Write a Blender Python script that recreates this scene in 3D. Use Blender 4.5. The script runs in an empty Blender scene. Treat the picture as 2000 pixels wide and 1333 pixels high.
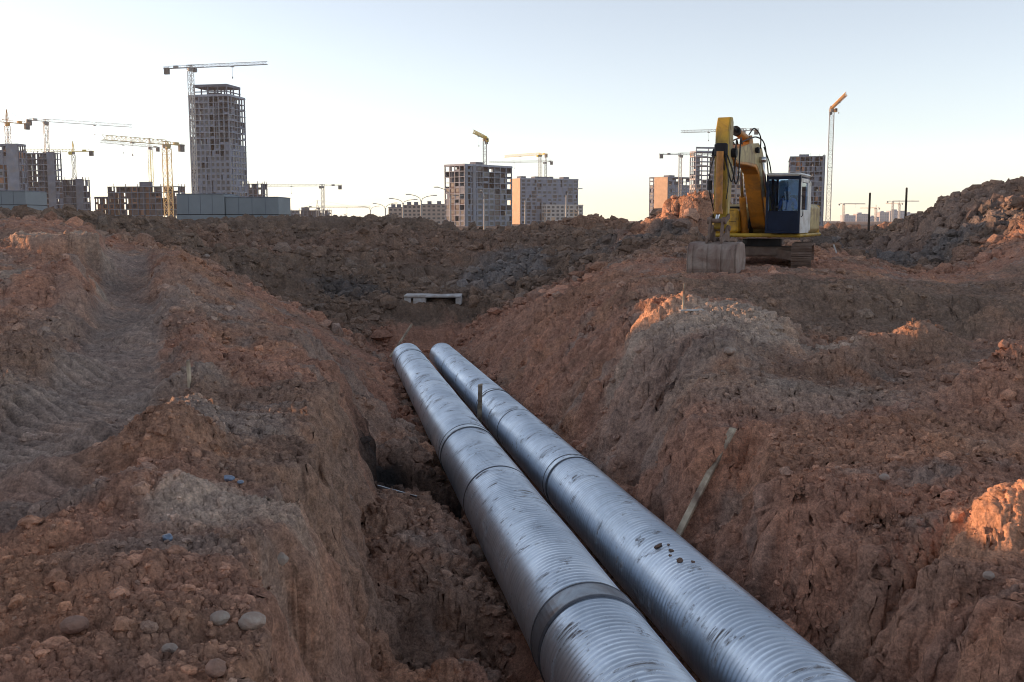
import bpy, math, random
import numpy as np
from mathutils import Vector, Matrix

random.seed(7)
RNG = np.random.default_rng(7)
S = bpy.context.scene
COL = S.collection
PI = math.pi

# ------------------------------------------------------------------ camera maths (photo pixels, 2000 x 1333)
F = 2000.0
TH = math.atan(236.5 / F)
CT, ST = math.cos(TH), math.sin(TH)
SUN_EL = math.radians(6.5)
SUN_AZ = math.radians(15.0)          # forward of "left"
SUN_DIR = Vector((-math.cos(SUN_AZ) * math.cos(SUN_EL), math.sin(SUN_AZ) * math.cos(SUN_EL), math.sin(SUN_EL)))
GZ = -3.6                            # far building ground


def ray(u, v):
    xc = (u - 1000) / F
    yc = (666.5 - v) / F
    return xc, CT + ST * yc, -ST + CT * yc


def P(u, v, Y):
    a, b, c = ray(u, v)
    return (a / b * Y, Y, c / b * Y)


def X_at(u, Y, v=430):
    a, b, c = ray(u, v)
    return a / b * Y


def Z_at(v, Y):
    a, b, c = ray(1000, v)
    return c / b * Y


# ------------------------------------------------------------------ tagging
def tag(o, label=None, cat=None, group=None, kind=None):
    if label:
        o['label'] = label
    if cat:
        o['category'] = cat
    if group:
        o['group'] = group
    if kind:
        o['kind'] = kind
    return o


def empty(name, loc=(0, 0, 0), rz=0.0, label=None, cat=None, group=None):
    o = bpy.data.objects.new(name, None)
    COL.objects.link(o)
    o.location = loc
    o.rotation_euler = (0, 0, rz)
    o.empty_display_size = 0.3
    return tag(o, label, cat, group)


# ------------------------------------------------------------------ mesh builder
class MB:
    def __init__(s):
        s.v = []
        s.f = []

    def add(s, vs, fs):
        n = len(s.v)
        s.v.extend([tuple(p) for p in vs])
        s.f.extend([tuple(i + n for i in f) for f in fs])
        return s

    def box(s, c, size, rot=None):
        hx, hy, hz = size[0] / 2, size[1] / 2, size[2] / 2
        vs = [Vector((x, y, z)) for x in (-hx, hx) for y in (-hy, hy) for z in (-hz, hz)]
        if rot is not None:
            vs = [rot @ p for p in vs]
        c = Vector(c)
        vs = [p + c for p in vs]
        return s.add(vs, [(0, 1, 3, 2), (4, 6, 7, 5), (0, 4, 5, 1), (2, 3, 7, 6), (0, 2, 6, 4), (1, 5, 7, 3)])

    def b2(s, x0, x1, y0, y1, z0, z1):
        return s.box(((x0 + x1) / 2, (y0 + y1) / 2, (z0 + z1) / 2), (abs(x1 - x0), abs(y1 - y0), abs(z1 - z0)))

    def cbox(s, c, size, bev=0.05):
        """box with bevelled vertical+horizontal edges (chamfer)"""
        hx, hy, hz = size[0] / 2, size[1] / 2, size[2] / 2
        b = min(bev, hx * .9, hy * .9, hz * .9)
        rings = []
        for z, ins in ((-hz, b), (-hz + b, 0), (hz - b, 0), (hz, b)):
            ax, ay = hx - ins, hy - ins
            r = [(-ax, -ay + b), (-ax + b, -ay), (ax - b, -ay), (ax, -ay + b), (ax, ay - b), (ax - b, ay), (-ax + b, ay), (-ax, ay - b)]
            rings.append([(c[0] + p[0], c[1] + p[1], c[2] + z) for p in r])
        vs = sum(rings, [])
        fs = []
        for k in range(3):
            for i in range(8):
                j = (i + 1) % 8
                fs.append((k * 8 + i, k * 8 + j, k * 8 + 8 + j, k * 8 + 8 + i))
        fs.append(tuple(range(7, -1, -1)))
        fs.append(tuple(range(24, 32)))
        return s.add(vs, fs)

    def bar(s, a, b, w, h=None):
        a, b = Vector(a), Vector(b)
        d = b - a
        L = d.length
        if L < 1e-6:
            return s
        rot = d.to_track_quat('X', 'Z').to_matrix()
        return s.box((a + b) / 2, (L, w, h or w), rot)

    def cyl(s, a, b, r, r2=None, n=14, cap=True):
        a, b = Vector(a), Vector(b)
        if r2 is None:
            r2 = r
        q = (b - a).to_track_quat('Z', 'Y').to_matrix()
        vs = []
        for (c, rr) in ((a, r), (b, r2)):
            for i in range(n):
                t = 2 * PI * i / n
                vs.append(c + q @ Vector((rr * math.cos(t), rr * math.sin(t), 0)))
        fs = [(i, (i + 1) % n, n + (i + 1) % n, n + i) for i in range(n)]
        if cap:
            fs += [tuple(range(n - 1, -1, -1)), tuple(range(n, 2 * n))]
        return s.add(vs, fs)

    def tube(s, pts, r, n=7):
        pts = [Vector(p) for p in pts]
        m = len(pts)
        vs, fs = [], []
        for k, p in enumerate(pts):
            d = pts[min(k + 1, m - 1)] - pts[max(k - 1, 0)]
            q = d.to_track_quat('Z', 'Y').to_matrix()
            for i in range(n):
                t = 2 * PI * i / n
                vs.append(p + q @ Vector((r * math.cos(t), r * math.sin(t), 0)))
        for k in range(m - 1):
            for i in range(n):
                j = (i + 1) % n
                fs.append((k * n + i, k * n + j, k * n + n + j, k * n + n + i))
        fs += [tuple(range(n - 1, -1, -1)), tuple(range((m - 1) * n, m * n))]
        return s.add(vs, fs)

    def prism(s, poly, y0, y1):
        """poly in (x,z) extruded along y"""
        n = len(poly)
        vs = [(p[0], y0, p[1]) for p in poly] + [(p[0], y1, p[1]) for p in poly]
        fs = [(i, (i + 1) % n, n + (i + 1) % n, n + i) for i in range(n)]
        fs += [tuple(range(n - 1, -1, -1)), tuple(range(n, 2 * n))]
        return s.add(vs, fs)

    def build(s, name, mat, parent=None, smooth=False, bevel=0.0):
        me = bpy.data.meshes.new(name)
        me.from_pydata(s.v, [], s.f)
        me.update()
        if smooth:
            me.polygons.foreach_set('use_smooth', [True] * len(me.polygons))
        o = bpy.data.objects.new(name, me)
        if mat:
            me.materials.append(mat)
        COL.objects.link(o)
        if parent:
            o.parent = parent
        if bevel:
            m = o.modifiers.new('Bevel', 'BEVEL')
            m.width = bevel
            m.segments = 2
            m.limit_method = 'ANGLE'
            m.angle_limit = math.radians(40)
        return o


def np_mesh(name, co, faces, mat, color=None, smooth=True):
    """co (n,3), faces (m,k) with k = 3 or 4"""
    me = bpy.data.meshes.new(name)
    n, m, k = len(co), len(faces), faces.shape[1]
    me.vertices.add(n)
    me.vertices.foreach_set('co', np.ascontiguousarray(co, dtype=np.float32).ravel())
    me.loops.add(m * k)
    me.loops.foreach_set('vertex_index', np.ascontiguousarray(faces, dtype=np.int32).ravel())
    me.polygons.add(m)
    me.polygons.foreach_set('loop_start', np.arange(0, m * k, k, dtype=np.int32))
    me.polygons.foreach_set('use_smooth', np.full(m, smooth))
    me.update(calc_edges=True)
    if color is not None:
        at = me.color_attributes.new('soil', 'FLOAT_COLOR', 'POINT')
        c4 = np.ones((n, 4), dtype=np.float32)
        c4[:, :3] = color
        at.data.foreach_set('color', c4.ravel())
    me.validate()
    me.materials.append(mat)
    o = bpy.data.objects.new(name, me)
    COL.objects.link(o)
    return o


# ------------------------------------------------------------------ materials
def nt(name):
    m = bpy.data.materials.new(name)
    m.use_nodes = True
    t = m.node_tree
    b = t.nodes['Principled BSDF']
    return m, t, b


def mix_rgb(t, blend='MIX', fac=None, a=None, b=None):
    n = t.nodes.new('ShaderNodeMix')
    n.data_type = 'RGBA'
    n.blend_type = blend
    for k, val in ((0, fac), (6, a), (7, b)):
        if val is None:
            continue
        if hasattr(val, 'is_linked'):
            t.links.new(val, n.inputs[k])
        elif k == 0:
            n.inputs[0].default_value = val
        else:
            n.inputs[k].default_value = (*val, 1) if len(val) == 3 else val
    return n.outputs[2]


def noise(t, scale, detail=4, rough=.55, vec=None, dist=0.0):
    n = t.nodes.new('ShaderNodeTexNoise')
    n.inputs['Scale'].default_value = scale
    n.inputs['Detail'].default_value = detail
    n.inputs['Roughness'].default_value = rough
    n.inputs['Distortion'].default_value = dist
    if vec is not None:
        t.links.new(vec, n.inputs['Vector'])
    return n.outputs['Fac']


def ramp(t, fac, stops):
    r = t.nodes.new('ShaderNodeValToRGB')
    e = r.color_ramp.elements
    while len(e) > 1:
        e.remove(e[-1])
    e[0].position = stops[0][0]
    c = stops[0][1]
    e[0].color = (c, c, c, 1) if not hasattr(c, '__len__') else (*c, 1)
    for p, c in stops[1:]:
        x = e.new(p)
        x.color = (c, c, c, 1) if not hasattr(c, '__len__') else (*c, 1)
    t.links.new(fac, r.inputs['Fac'])
    return r.outputs['Color']


def objco(t):
    return t.nodes.new('ShaderNodeTexCoord').outputs['Object']


def simple(name, col, rough=.7, metal=0.0, var=.25, scale=1.5, dirt=None, dirt_amt=.5, dirt_scale=.8, bump=0.0, bscale=30):
    """base colour broken up by noise, optional dirt patches"""
    m, t, b = nt(name)
    co = objco(t)
    n1 = noise(t, scale, 5, .6, co)
    f = ramp(t, n1, [(.3, 1 - var), (.7, 1 + var * .6)])
    c = mix_rgb(t, 'MULTIPLY', 1.0, col, f)
    if dirt:
        n2 = noise(t, dirt_scale, 6, .65, co, .6)
        fac = ramp(t, n2, [(.5 - .25 * dirt_amt, 0.0), (.75 - .25 * dirt_amt, 1.0)])
        fm = t.nodes.new('ShaderNodeMath')
        fm.operation = 'MULTIPLY'
        t.links.new(fac, fm.inputs[0])
        fm.inputs[1].default_value = .85
        c = mix_rgb(t, 'MIX', fm.outputs[0], c, dirt)
    t.links.new(c, b.inputs['Base Color'])
    b.inputs['Roughness'].default_value = rough
    b.inputs['Metallic'].default_value = metal
    if bump:
        bp = t.nodes.new('ShaderNodeBump')
        bp.inputs['Strength'].default_value = bump
        bp.inputs['Distance'].default_value = .02
        t.links.new(noise(t, bscale, 5, .6, co), bp.inputs['Height'])
        t.links.new(bp.outputs[0], b.inputs['Normal'])
    return m


def soil_material(name, fine=1.0):
    m, t, b = nt(name)
    co = objco(t)
    at = t.nodes.new('ShaderNodeAttribute')
    at.attribute_name = 'soil'
    n1 = noise(t, .9, 8, .65, co, .3)
    n2 = noise(t, 9.0, 8, .7, co)
    n3 = noise(t, 45.0, 4, .7, co)
    c = mix_rgb(t, 'MULTIPLY', 1.0, at.outputs['Color'], ramp(t, n1, [(.28, (.72, .70, .70)), (.5, (1, 1, 1)), (.72, (1.28, 1.16, 1.06))]))
    c = mix_rgb(t, 'MULTIPLY', 1.0, c, ramp(t, n2, [(.3, (.58, .58, .60)), (.5, (1, 1, 1)), (.7, (1.45, 1.42, 1.38))]))
    c = mix_rgb(t, 'MULTIPLY', 1.0, c, ramp(t, n3, [(.3, .62), (.7, 1.42)]))
    # small pale grit
    v = t.nodes.new('ShaderNodeTexVoronoi')
    v.inputs['Scale'].default_value = 26
    t.links.new(co, v.inputs['Vector'])
    grit = ramp(t, v.outputs['Distance'], [(.10, 1.0), (.17, 0.0)])
    gm = t.nodes.new('ShaderNodeMath')
    gm.operation = 'MULTIPLY'
    t.links.new(grit, gm.inputs[0])
    t.links.new(ramp(t, noise(t, 3.1, 4, .6, co), [(.5, 0.0), (.68, .55)]), gm.inputs[1])
    c = mix_rgb(t, 'MIX', gm.outputs[0], c, (.36, .28, .235))
    t.links.new(c, b.inputs['Base Color'])
    b.inputs['Roughness'].default_value = 1.0
    b.inputs['Specular IOR Level'].default_value = .12
    v2 = t.nodes.new('ShaderNodeTexVoronoi')
    v2.inputs['Scale'].default_value = 14
    v2.feature = 'SMOOTH_F1'
    t.links.new(co, v2.inputs['Vector'])
    b1 = t.nodes.new('ShaderNodeBump')
    b1.inputs['Strength'].default_value = .8 * fine
    b1.inputs['Distance'].default_value = .075
    ad = t.nodes.new('ShaderNodeMath')
    ad.operation = 'ADD'
    t.links.new(noise(t, 16, 9, .72, co), ad.inputs[0])
    t.links.new(v2.outputs['Distance'], ad.inputs[1])
    t.links.new(ad.outputs[0], b1.inputs['Height'])
    t.links.new(b1.outputs[0], b.inputs['Normal'])
    return m


def pipe_material(name):
    m, t, b = nt(name)
    co = objco(t)
    mp = t.nodes.new('ShaderNodeMapping')
    mp.inputs['Scale'].default_value = (.55, 1.5, 1.5)
    t.links.new(co, mp.inputs['Vector'])
    st = t.nodes.new('ShaderNodeMapping')
    st.inputs['Scale'].default_value = (14, 1.1, 1.1)      # streaks round the girth
    t.links.new(co, st.inputs['Vector'])
    nb = noise(t, 1.3, 6, .6, mp.outputs[0], .4)
    ns = noise(t, 1.6, 5, .6, st.outputs[0], .2)
    c = ramp(t, nb, [(.3, (.52, .60, .69)), (.55, (.68, .76, .85)), (.75, (.78, .85, .92))])
    c = mix_rgb(t, 'MULTIPLY', 1.0, c, ramp(t, ns, [(.32, .82), (.55, 1.0), (.75, 1.10)]))
    # mud smears: patches cut by the streaks
    n2 = noise(t, 2.0, 7, .7, co, .5)
    mud = ramp(t, n2, [(.55, 0.0), (.63, 1.0)])
    mm = t.nodes.new('ShaderNodeMath')
    mm.operation = 'MULTIPLY'
    t.links.new(mud, mm.inputs[0])
    t.links.new(ramp(t, ns, [(.46, 0.0), (.56, .85)]), mm.inputs[1])
    # dark specks
    n3 = noise(t, 18.0, 3, .6, co)
    sp = ramp(t, n3, [(.71, 0.0), (.74, .8)])
    c = mix_rgb(t, 'MIX', mm.outputs[0], c, (.10, .075, .06))
    c = mix_rgb(t, 'MIX', sp, c, (.05, .04, .035))
    t.links.new(c, b.inputs['Base Color'])
    rr = ramp(t, nb, [(.3, .46), (.7, .32)])
    rr2 = mix_rgb(t, 'MIX', mm.outputs[0], rr, (.9, .9, .9))
    t.links.new(rr2, b.inputs['Roughness'])
    im = t.nodes.new('ShaderNodeMath')
    im.operation = 'SUBTRACT'
    im.inputs[0].default_value = .92
    t.links.new(mm.outputs[0], im.inputs[1])
    im.use_clamp = True
    t.links.new(im.outputs[0], b.inputs['Metallic'])
    bp = t.nodes.new('ShaderNodeBump')
    bp.inputs['Strength'].default_value = .25
    bp.inputs['Distance'].default_value = .02
    t.links.new(noise(t, 2.5, 4, .5, co), bp.inputs['Height'])
    t.links.new(bp.outputs[0], b.inputs['Normal'])
    return m


MUD = (.15, .09, .065)
M = {}
M['soil'] = soil_material('soil')
M['clod'] = soil_material('clod', .7)
M['pipe'] = pipe_material('galvanised_jacket')
M['sleeve'] = simple('zinc_sleeve', (.30, .34, .39), .42, .85, .35, 3, MUD, .15, 2.5)
M['dark_band'] = simple('dark_band', (.13, .14, .16), .5, .6, .3, 6)
M['wood'] = simple('raw_wood', (.56, .47, .34), .8, 0, .35, 5, MUD, .35, 3, .3, 60)
M['stone'] = simple('grey_stone', (.44, .375, .32), .95, 0, .35, 6, (.25, .15, .11), .55, 5, .5, 18)
M['stone2'] = simple('brown_stone', (.40, .235, .17), .95, 0, .35, 6, MUD, .5, 5, .6, 18)
M['mudlump'] = simple('mud_lump', (.17, .115, .085), .95, 0, .4, 20, MUD, .5, 9)
M['bluetrash'] = simple('blue_plastic', (.20, .27, .38), .4, 0, .5, 12, MUD, .3, 8)
M['precast'] = simple('precast_white', (.60, .61, .62), .8, 0, .2, 3, (.33, .27, .22), .55, 2.2)
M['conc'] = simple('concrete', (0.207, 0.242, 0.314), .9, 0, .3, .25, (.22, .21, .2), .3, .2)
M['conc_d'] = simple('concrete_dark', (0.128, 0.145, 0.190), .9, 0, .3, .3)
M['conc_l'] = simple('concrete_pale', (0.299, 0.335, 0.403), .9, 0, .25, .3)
M['boxconc'] = simple('blue_grey_concrete', (.25, .285, .31), .85, 0, .16, .12, (.19, .22, .24), .3, .15)
M['brick'] = simple('orange_block', (.33, .17, .10), .9, 0, .35, .5)
M['redbrick'] = simple('brown_block', (.12, .09, .085), .9, 0, .35, .5)
M['block'] = simple('grey_block', (0.167, 0.189, 0.241), .9, 0, .35, .4)
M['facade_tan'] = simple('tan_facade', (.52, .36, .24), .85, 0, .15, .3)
M['facade_pale'] = simple('pale_facade', (.50, .47, .45), .85, 0, .2, .3)
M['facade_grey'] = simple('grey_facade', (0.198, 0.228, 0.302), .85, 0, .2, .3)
M['facade_beige'] = simple('beige_facade', (.36, .30, .26), .85, 0, .2, .3)
M['glass'] = simple('window_glass', (.028, .036, .05), .25, .0, .5, .6)
M['far_wall'] = simple('far_wall', (.42, .43, .47), .9, 0, .2, .05)
M['far_wall2'] = simple('far_wall_tan', (.44, .40, .39), .9, 0, .2, .05)
M['cr_yel'] = simple('crane_yellow', (.66, .50, .07), .6, .0, .25, .3)
M['cr_tan'] = simple('crane_tan', (.54, .41, .18), .6, 0, .25, .3)
M['cr_wht'] = simple('crane_white', (.52, .50, .46), .6, 0, .2, .3)
M['cr_gry'] = simple('crane_grey', (.26, .26, .26), .6, 0, .25, .3)
M['cr_org'] = simple('crane_orange', (.58, .30, .07), .6, 0, .25, .3)
M['cr_wt'] = simple('crane_ballast', (.17, .16, .15), .9, 0, .25, .5)
M['steel'] = simple('lamp_steel', (.30, .31, .32), .5, .6, .2, .5)
M['lamp'] = simple('lamp_head', (.50, .52, .54), .4, .3, .1, .5)
M['pole'] = simple('dark_pole', (.06, .045, .035), .9, 0, .3, 2)
M['ex_yel'] = simple('machine_yellow', (.62, .34, .020), .5, 0, .22, 1.6, (.15, .085, .03), .25, 2.2, .1, 20)
M['ex_org'] = simple('machine_ochre', (.55, .215, .022), .5, 0, .25, 1.6, (.13, .07, .03), .25, 2.0, .1, 20)
M['ex_olive'] = simple('faded_yellow', (.46, .30, .03), .55, 0, .22, 1.6, (.14, .09, .03), .3, 2.0)
M['ex_crm'] = simple('worn_cream', (.54, .43, .20), .6, 0, .3, 2.0, (.16, .10, .06), .4, 2.0)
M['ex_wht'] = simple('cab_white', (.74, .75, .73), .45, 0, .15, 2.0, (.30, .25, .18), .2, 2.0)
M['ex_blk'] = simple('machine_black', (.022, .022, .026), .55, 0, .4, 3)
M['ex_navy'] = simple('cab_navy', (.010, .018, .042), .4, 0, .3, 3)
M['ex_trk'] = simple('track_steel', (.22, .16, .13), .75, .1, .4, 4, MUD, .5, 3, .3, 14)
M['ex_bkt'] = simple('bucket_steel', (.36, .30, .26), .65, .15, .3, 2, (.15, .075, .055), .5, 1.6, .25, 12)
M['chrome'] = simple('rod_steel', (.55, .55, .55), .2, 1, .1, 2)
M['hose'] = simple('rubber_hose', (.018, .017, .018), .6, 0, .3, 5)
M['skin'] = simple('skin', (.42, .24, .17), .6, 0, .1, 8)
M['blue_cloth'] = simple('blue_workwear', (.07, .17, .33), .85, 0, .25, 9)
M['hat'] = simple('cap_cloth', (.30, .33, .36), .8, 0, .2, 9)
M['face_red'] = simple('red_scarf', (.24, .05, .05), .8, 0, .2, 9)

for k in ('ex_navy', 'ex_blk'):
    M[k].node_tree.nodes['Principled BSDF'].inputs['Specular IOR Level'].default_value = .15


def cab_glass(name):
    m, t, b = nt(name)
    out = t.nodes['Material Output']
    tr = t.nodes.new('ShaderNodeBsdfTransparent')
    tr.inputs[0].default_value = (.58, .76, .95, 1)
    gl = t.nodes.new('ShaderNodeBsdfGlossy')
    gl.inputs['Roughness'].default_value = .03
    gl.inputs['Color'].default_value = (.8, .9, 1, 1)
    fr = t.nodes.new('ShaderNodeFresnel')
    fr.inputs[0].default_value = 1.5
    mx = t.nodes.new('ShaderNodeMixShader')
    t.links.new(fr.outputs[0], mx.inputs[0])
    t.links.new(tr.outputs[0], mx.inputs[1])
    t.links.new(gl.outputs[0], mx.inputs[2])
    t.links.new(mx.outputs[0], out.inputs['Surface'])
    return m


M['cabglass'] = cab_glass('cab_glass')

# ------------------------------------------------------------------ numpy noise
_perm = RNG.permutation(256)
_perm = np.concatenate([_perm, _perm, _perm]).astype(np.int64)
_g = RNG.uniform(0, 2 * PI, 256)
_gx, _gy = np.cos(_g), np.sin(_g)
_wx, _wy, _wh = RNG.random(256), RNG.random(256), RNG.random(256)


def perlin(x, y):
    xi = np.floor(x).astype(np.int64)
    yi = np.floor(y).astype(np.int64)
    xf, yf = x - xi, y - yi
    u = xf * xf * xf * (xf * (xf * 6 - 15) + 10)
    w = yf * yf * yf * (yf * (yf * 6 - 15) + 10)
    xi &= 255
    yi &= 255

    def g(ix, iy, dx, dy):
        h = _perm[_perm[ix & 255] + (iy & 255)]
        return _gx[h] * dx + _gy[h] * dy
    a = g(xi, yi, xf, yf)
    b = g(xi + 1, yi, xf - 1, yf)
    c = g(xi, yi + 1, xf, yf - 1)
    d = g(xi + 1, yi + 1, xf - 1, yf - 1)
    return ((a + u * (b - a)) + w * ((c + u * (d - c)) - (a + u * (b - a)))) * 1.4


def fbm(x, y, octv=5, lac=2.03, gain=.5, ridged=False):
    s = np.zeros_like(x)
    a = 1.0
    for k in range(octv):
        n = perlin(x + 17.3 * k, y - 9.7 * k)
        if ridged:
            n = 1 - 2 * np.abs(n)
        s += a * n
        a *= gain
        x, y = x * lac, y * lac
    return s


def worley(x, y):
    """distance to the nearest cell point, and the cell's random number"""
    xi = np.floor(x).astype(np.int64)
    yi = np.floor(y).astype(np.int64)
    best = np.full(x.shape, 9.0)
    rid = np.zeros(x.shape)
    for dx in (-1, 0, 1):
        for dy in (-1, 0, 1):
            h = _perm[_perm[(xi + dx) & 255] + ((yi + dy) & 255)]
            d = (xi + dx + _wx[h] - x) ** 2 + (yi + dy + _wy[h] - y) ** 2
            m = d < best
            best = np.where(m, d, best)
            rid = np.where(m, _wh[h], rid)
    return np.sqrt(best), rid


def sstep(a, b, x):
    t = np.clip((x - a) / (b - a), 0, 1)
    return t * t * (3 - 2 * t)


# ------------------------------------------------------------------ pipe frame
_d = np.array(ray(667, 500))
_d /= np.linalg.norm(_d)
_ex = np.cross(_d, [0, 0, 1.0])
_ex /= np.linalg.norm(_ex)
_ez = np.cross(_ex, _d)
QL, HL, RL = 2.121, -3.452, .50          # left pipe: offset, height in the section, radius
QR, HR, RR = 3.435, -3.517, .435
FLOOR = -4.0


def pipe_pt(q, h, t):
    p = q * _ex + h * _ez + t * _d
    return Vector(p)


# ------------------------------------------------------------------ terrain
CP = [
    (100, 1333, 4.4), (500, 1333, 4.4), (720, 1333, 4.7), (100, 1100, 6.1), (400, 1100, 6.1), (600, 1050, 6.6),
    (100, 900, 9.0), (400, 900, 8.8), (600, 900, 8.8), (100, 760, 12.6), (220, 650, 18), (240, 560, 25), (250, 500, 31),
    (100, 462, 26), (40, 466, 26), (160, 470, 26), (100, 516, 24), (30, 510, 24), (100, 445, 33), (80, 536, 22), (20, 545, 21.5), (130, 540, 22), (100, 640, 18.5), (170, 560, 23.5), (20, 700, 14.5),
    (380, 495, 30), (320, 490, 31), (330, 560, 24), (350, 650, 17.5), (450, 508, 31), (450, 620, 21), (560, 640, 21), (500, 760, 13), (640, 800, 11.5),
    (560, 612, 26), (520, 560, 28.5), (620, 640, 26.5),
    (600, 440, 58), (600, 500, 52), (700, 600, 44), (720, 650, 40), (0, 424, 50), (150, 430, 48), (300, 440, 48), (250, 470, 42),
    (400, 446, 56), (400, 490, 48), (500, 520, 46), (560, 570, 42), (600, 620, 38),
    (700, 436, 60), (850, 443, 62), (850, 500, 55), (850, 560, 50), (760, 570, 47), (843, 590, 41), (960, 540, 50), (950, 580, 44), (800, 640, 37.5), (900, 640, 37.5), (720, 690, 36), (850, 700, 35),
    (1000, 440, 60), (1100, 440, 60), (1130, 480, 52), (1100, 510, 46), (1200, 500, 42), (1050, 570, 36), (1000, 640, 32), (1150, 560, 31), (1100, 650, 24), (1250, 560, 28),
    (1340, 548, 27), (1440, 536, 29), (1380, 545, 27.5), (1570, 522, 33.5), (1500, 524, 32.5), (1470, 515, 35), (1600, 512, 36), (1650, 500, 40), (1400, 480, 42), (1150, 424, 64), (1200, 440, 60),
    (1350, 402, 44.5), (1400, 404, 45), (1300, 432, 45), (1450, 440, 50), (1290, 440, 58), (1500, 440, 60), (1650, 434, 66), (1730, 434, 68), (1790, 434, 68), (1700, 446, 60), (1700, 490, 50), (1800, 500, 46), (1900, 480, 42),
    (1850, 412, 48), (1880, 388, 49), (1935, 364, 50), (2010, 357, 50), (1800, 432, 50), (1830, 450, 47), (1900, 430, 44), (2010, 470, 38), (1950, 540, 30), (1750, 560, 27), (1600, 556, 26.5), (1680, 540, 29),
    (1550, 680, 20), (1650, 640, 22), (1700, 690, 19), (1950, 640, 22), (1850, 600, 25), (1750, 720, 17.5), (1300, 592, 21), (1360, 598, 21), (1460, 610, 20.5), (1515, 628, 20), (1270, 640, 19.5), (1190, 640, 21.5),
    (1400, 660, 18), (1500, 690, 17.3), (1350, 740, 15.5), (1250, 760, 15.5), (1500, 780, 14.5), (1450, 850, 13), (1600, 820, 13.5), (1800, 800, 14), (2000, 760, 15),
    (1600, 940, 11), (1800, 900, 11.4), (2000, 900, 11.2), (1950, 1000, 9), (1750, 1030, 9.6), (1980, 1080, 8.2),
]
CPW = [P(*c) for c in CP]
CPW += [(12, 4, -2.5), (9, 0, -2.4), (6.5, 4, -2.6), (6, -6, -2.4), (20, 16, -1.8), (26, 30, -.6), (45, 62, 3.0), (38, 45, 1.0), (-5, -9, -2.0), (-1, -4, -2.05), (-14, -3, -2.0), (-7, 4, -2.05), (-11, 12, -2.0),
        (-20, 26, -1.0), (-26, 45, -.6), (-40, 60, -.5), (-30, 10, -1.5), (-40, 30, -1.5), (20, -20, -2.2), (-20, -25, -2), (60, 30, 0), (60, 80, 1), (-60, 80, -1),
        (0, 75, -1.2), (30, 78, -1.0), (-35, 78, -1.2), (-70, 20, -1.5), (0, 95, -2.5), (60, 0, -2), (0, -50, -2.2), (2, 3, -2.6), (0.2, 1.5, -2.05)]
CPW = np.array(CPW)


def _tps(r2):
    return np.where(r2 > 1e-9, .5 * r2 * np.log(np.maximum(r2, 1e-9)), 0)


def _warp(x, y):
    # work in log-polar-like space so near points are resolved as finely as far ones
    r = np.sqrt(x * x + y * y) + 2.0
    k = np.log(r) / r * 10
    return x * k, y * k


_wxp, _wyp = _warp(CPW[:, 0], CPW[:, 1])
_n = len(CPW)
_K = _tps((_wxp[:, None] - _wxp[None]) ** 2 + (_wyp[:, None] - _wyp[None]) ** 2) + np.eye(_n) * .25
_Pm = np.stack([np.ones(_n), _wxp, _wyp], 1)
_A = np.block([[_K, _Pm], [_Pm.T, np.zeros((3, 3))]])
_sol = np.linalg.solve(_A, np.concatenate([CPW[:, 2], np.zeros(3)]))


def base_height(x, y):
    wx, wy = _warp(x, y)
    out = _sol[_n] + _sol[_n + 1] * wx + _sol[_n + 2] * wy
    for i in range(_n):
        out = out + _sol[i] * _tps((wx - _wxp[i]) ** 2 + (wy - _wyp[i]) ** 2)
    return out


# crest height of an added sun-blocking mound left of the frame, along the sun's bearing
SUN_BLOCK_L = [-60, -20, 0, 9.5, 11.4, 12.5, 13.8, 14.6, 18, 23.6, 24.8, 25.9, 26.5, 31, 41, 44, 46.8, 48, 51, 52.5, 55, 69, 73, 79, 84, 92, 102]
SUN_BLOCK_Z = [-2, 1.6, 1.6, 1.8, 1.5, .40, .42, 2.3, 2.7, 2.9, 1.62, 1.62, 3.4, 7.6, 7.8, 7.6, 7.6, 6.6, 6.6, 8.5, 12.0, 13.0, 10.6, 10.6, 8.0, 3.0, -3]



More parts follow.
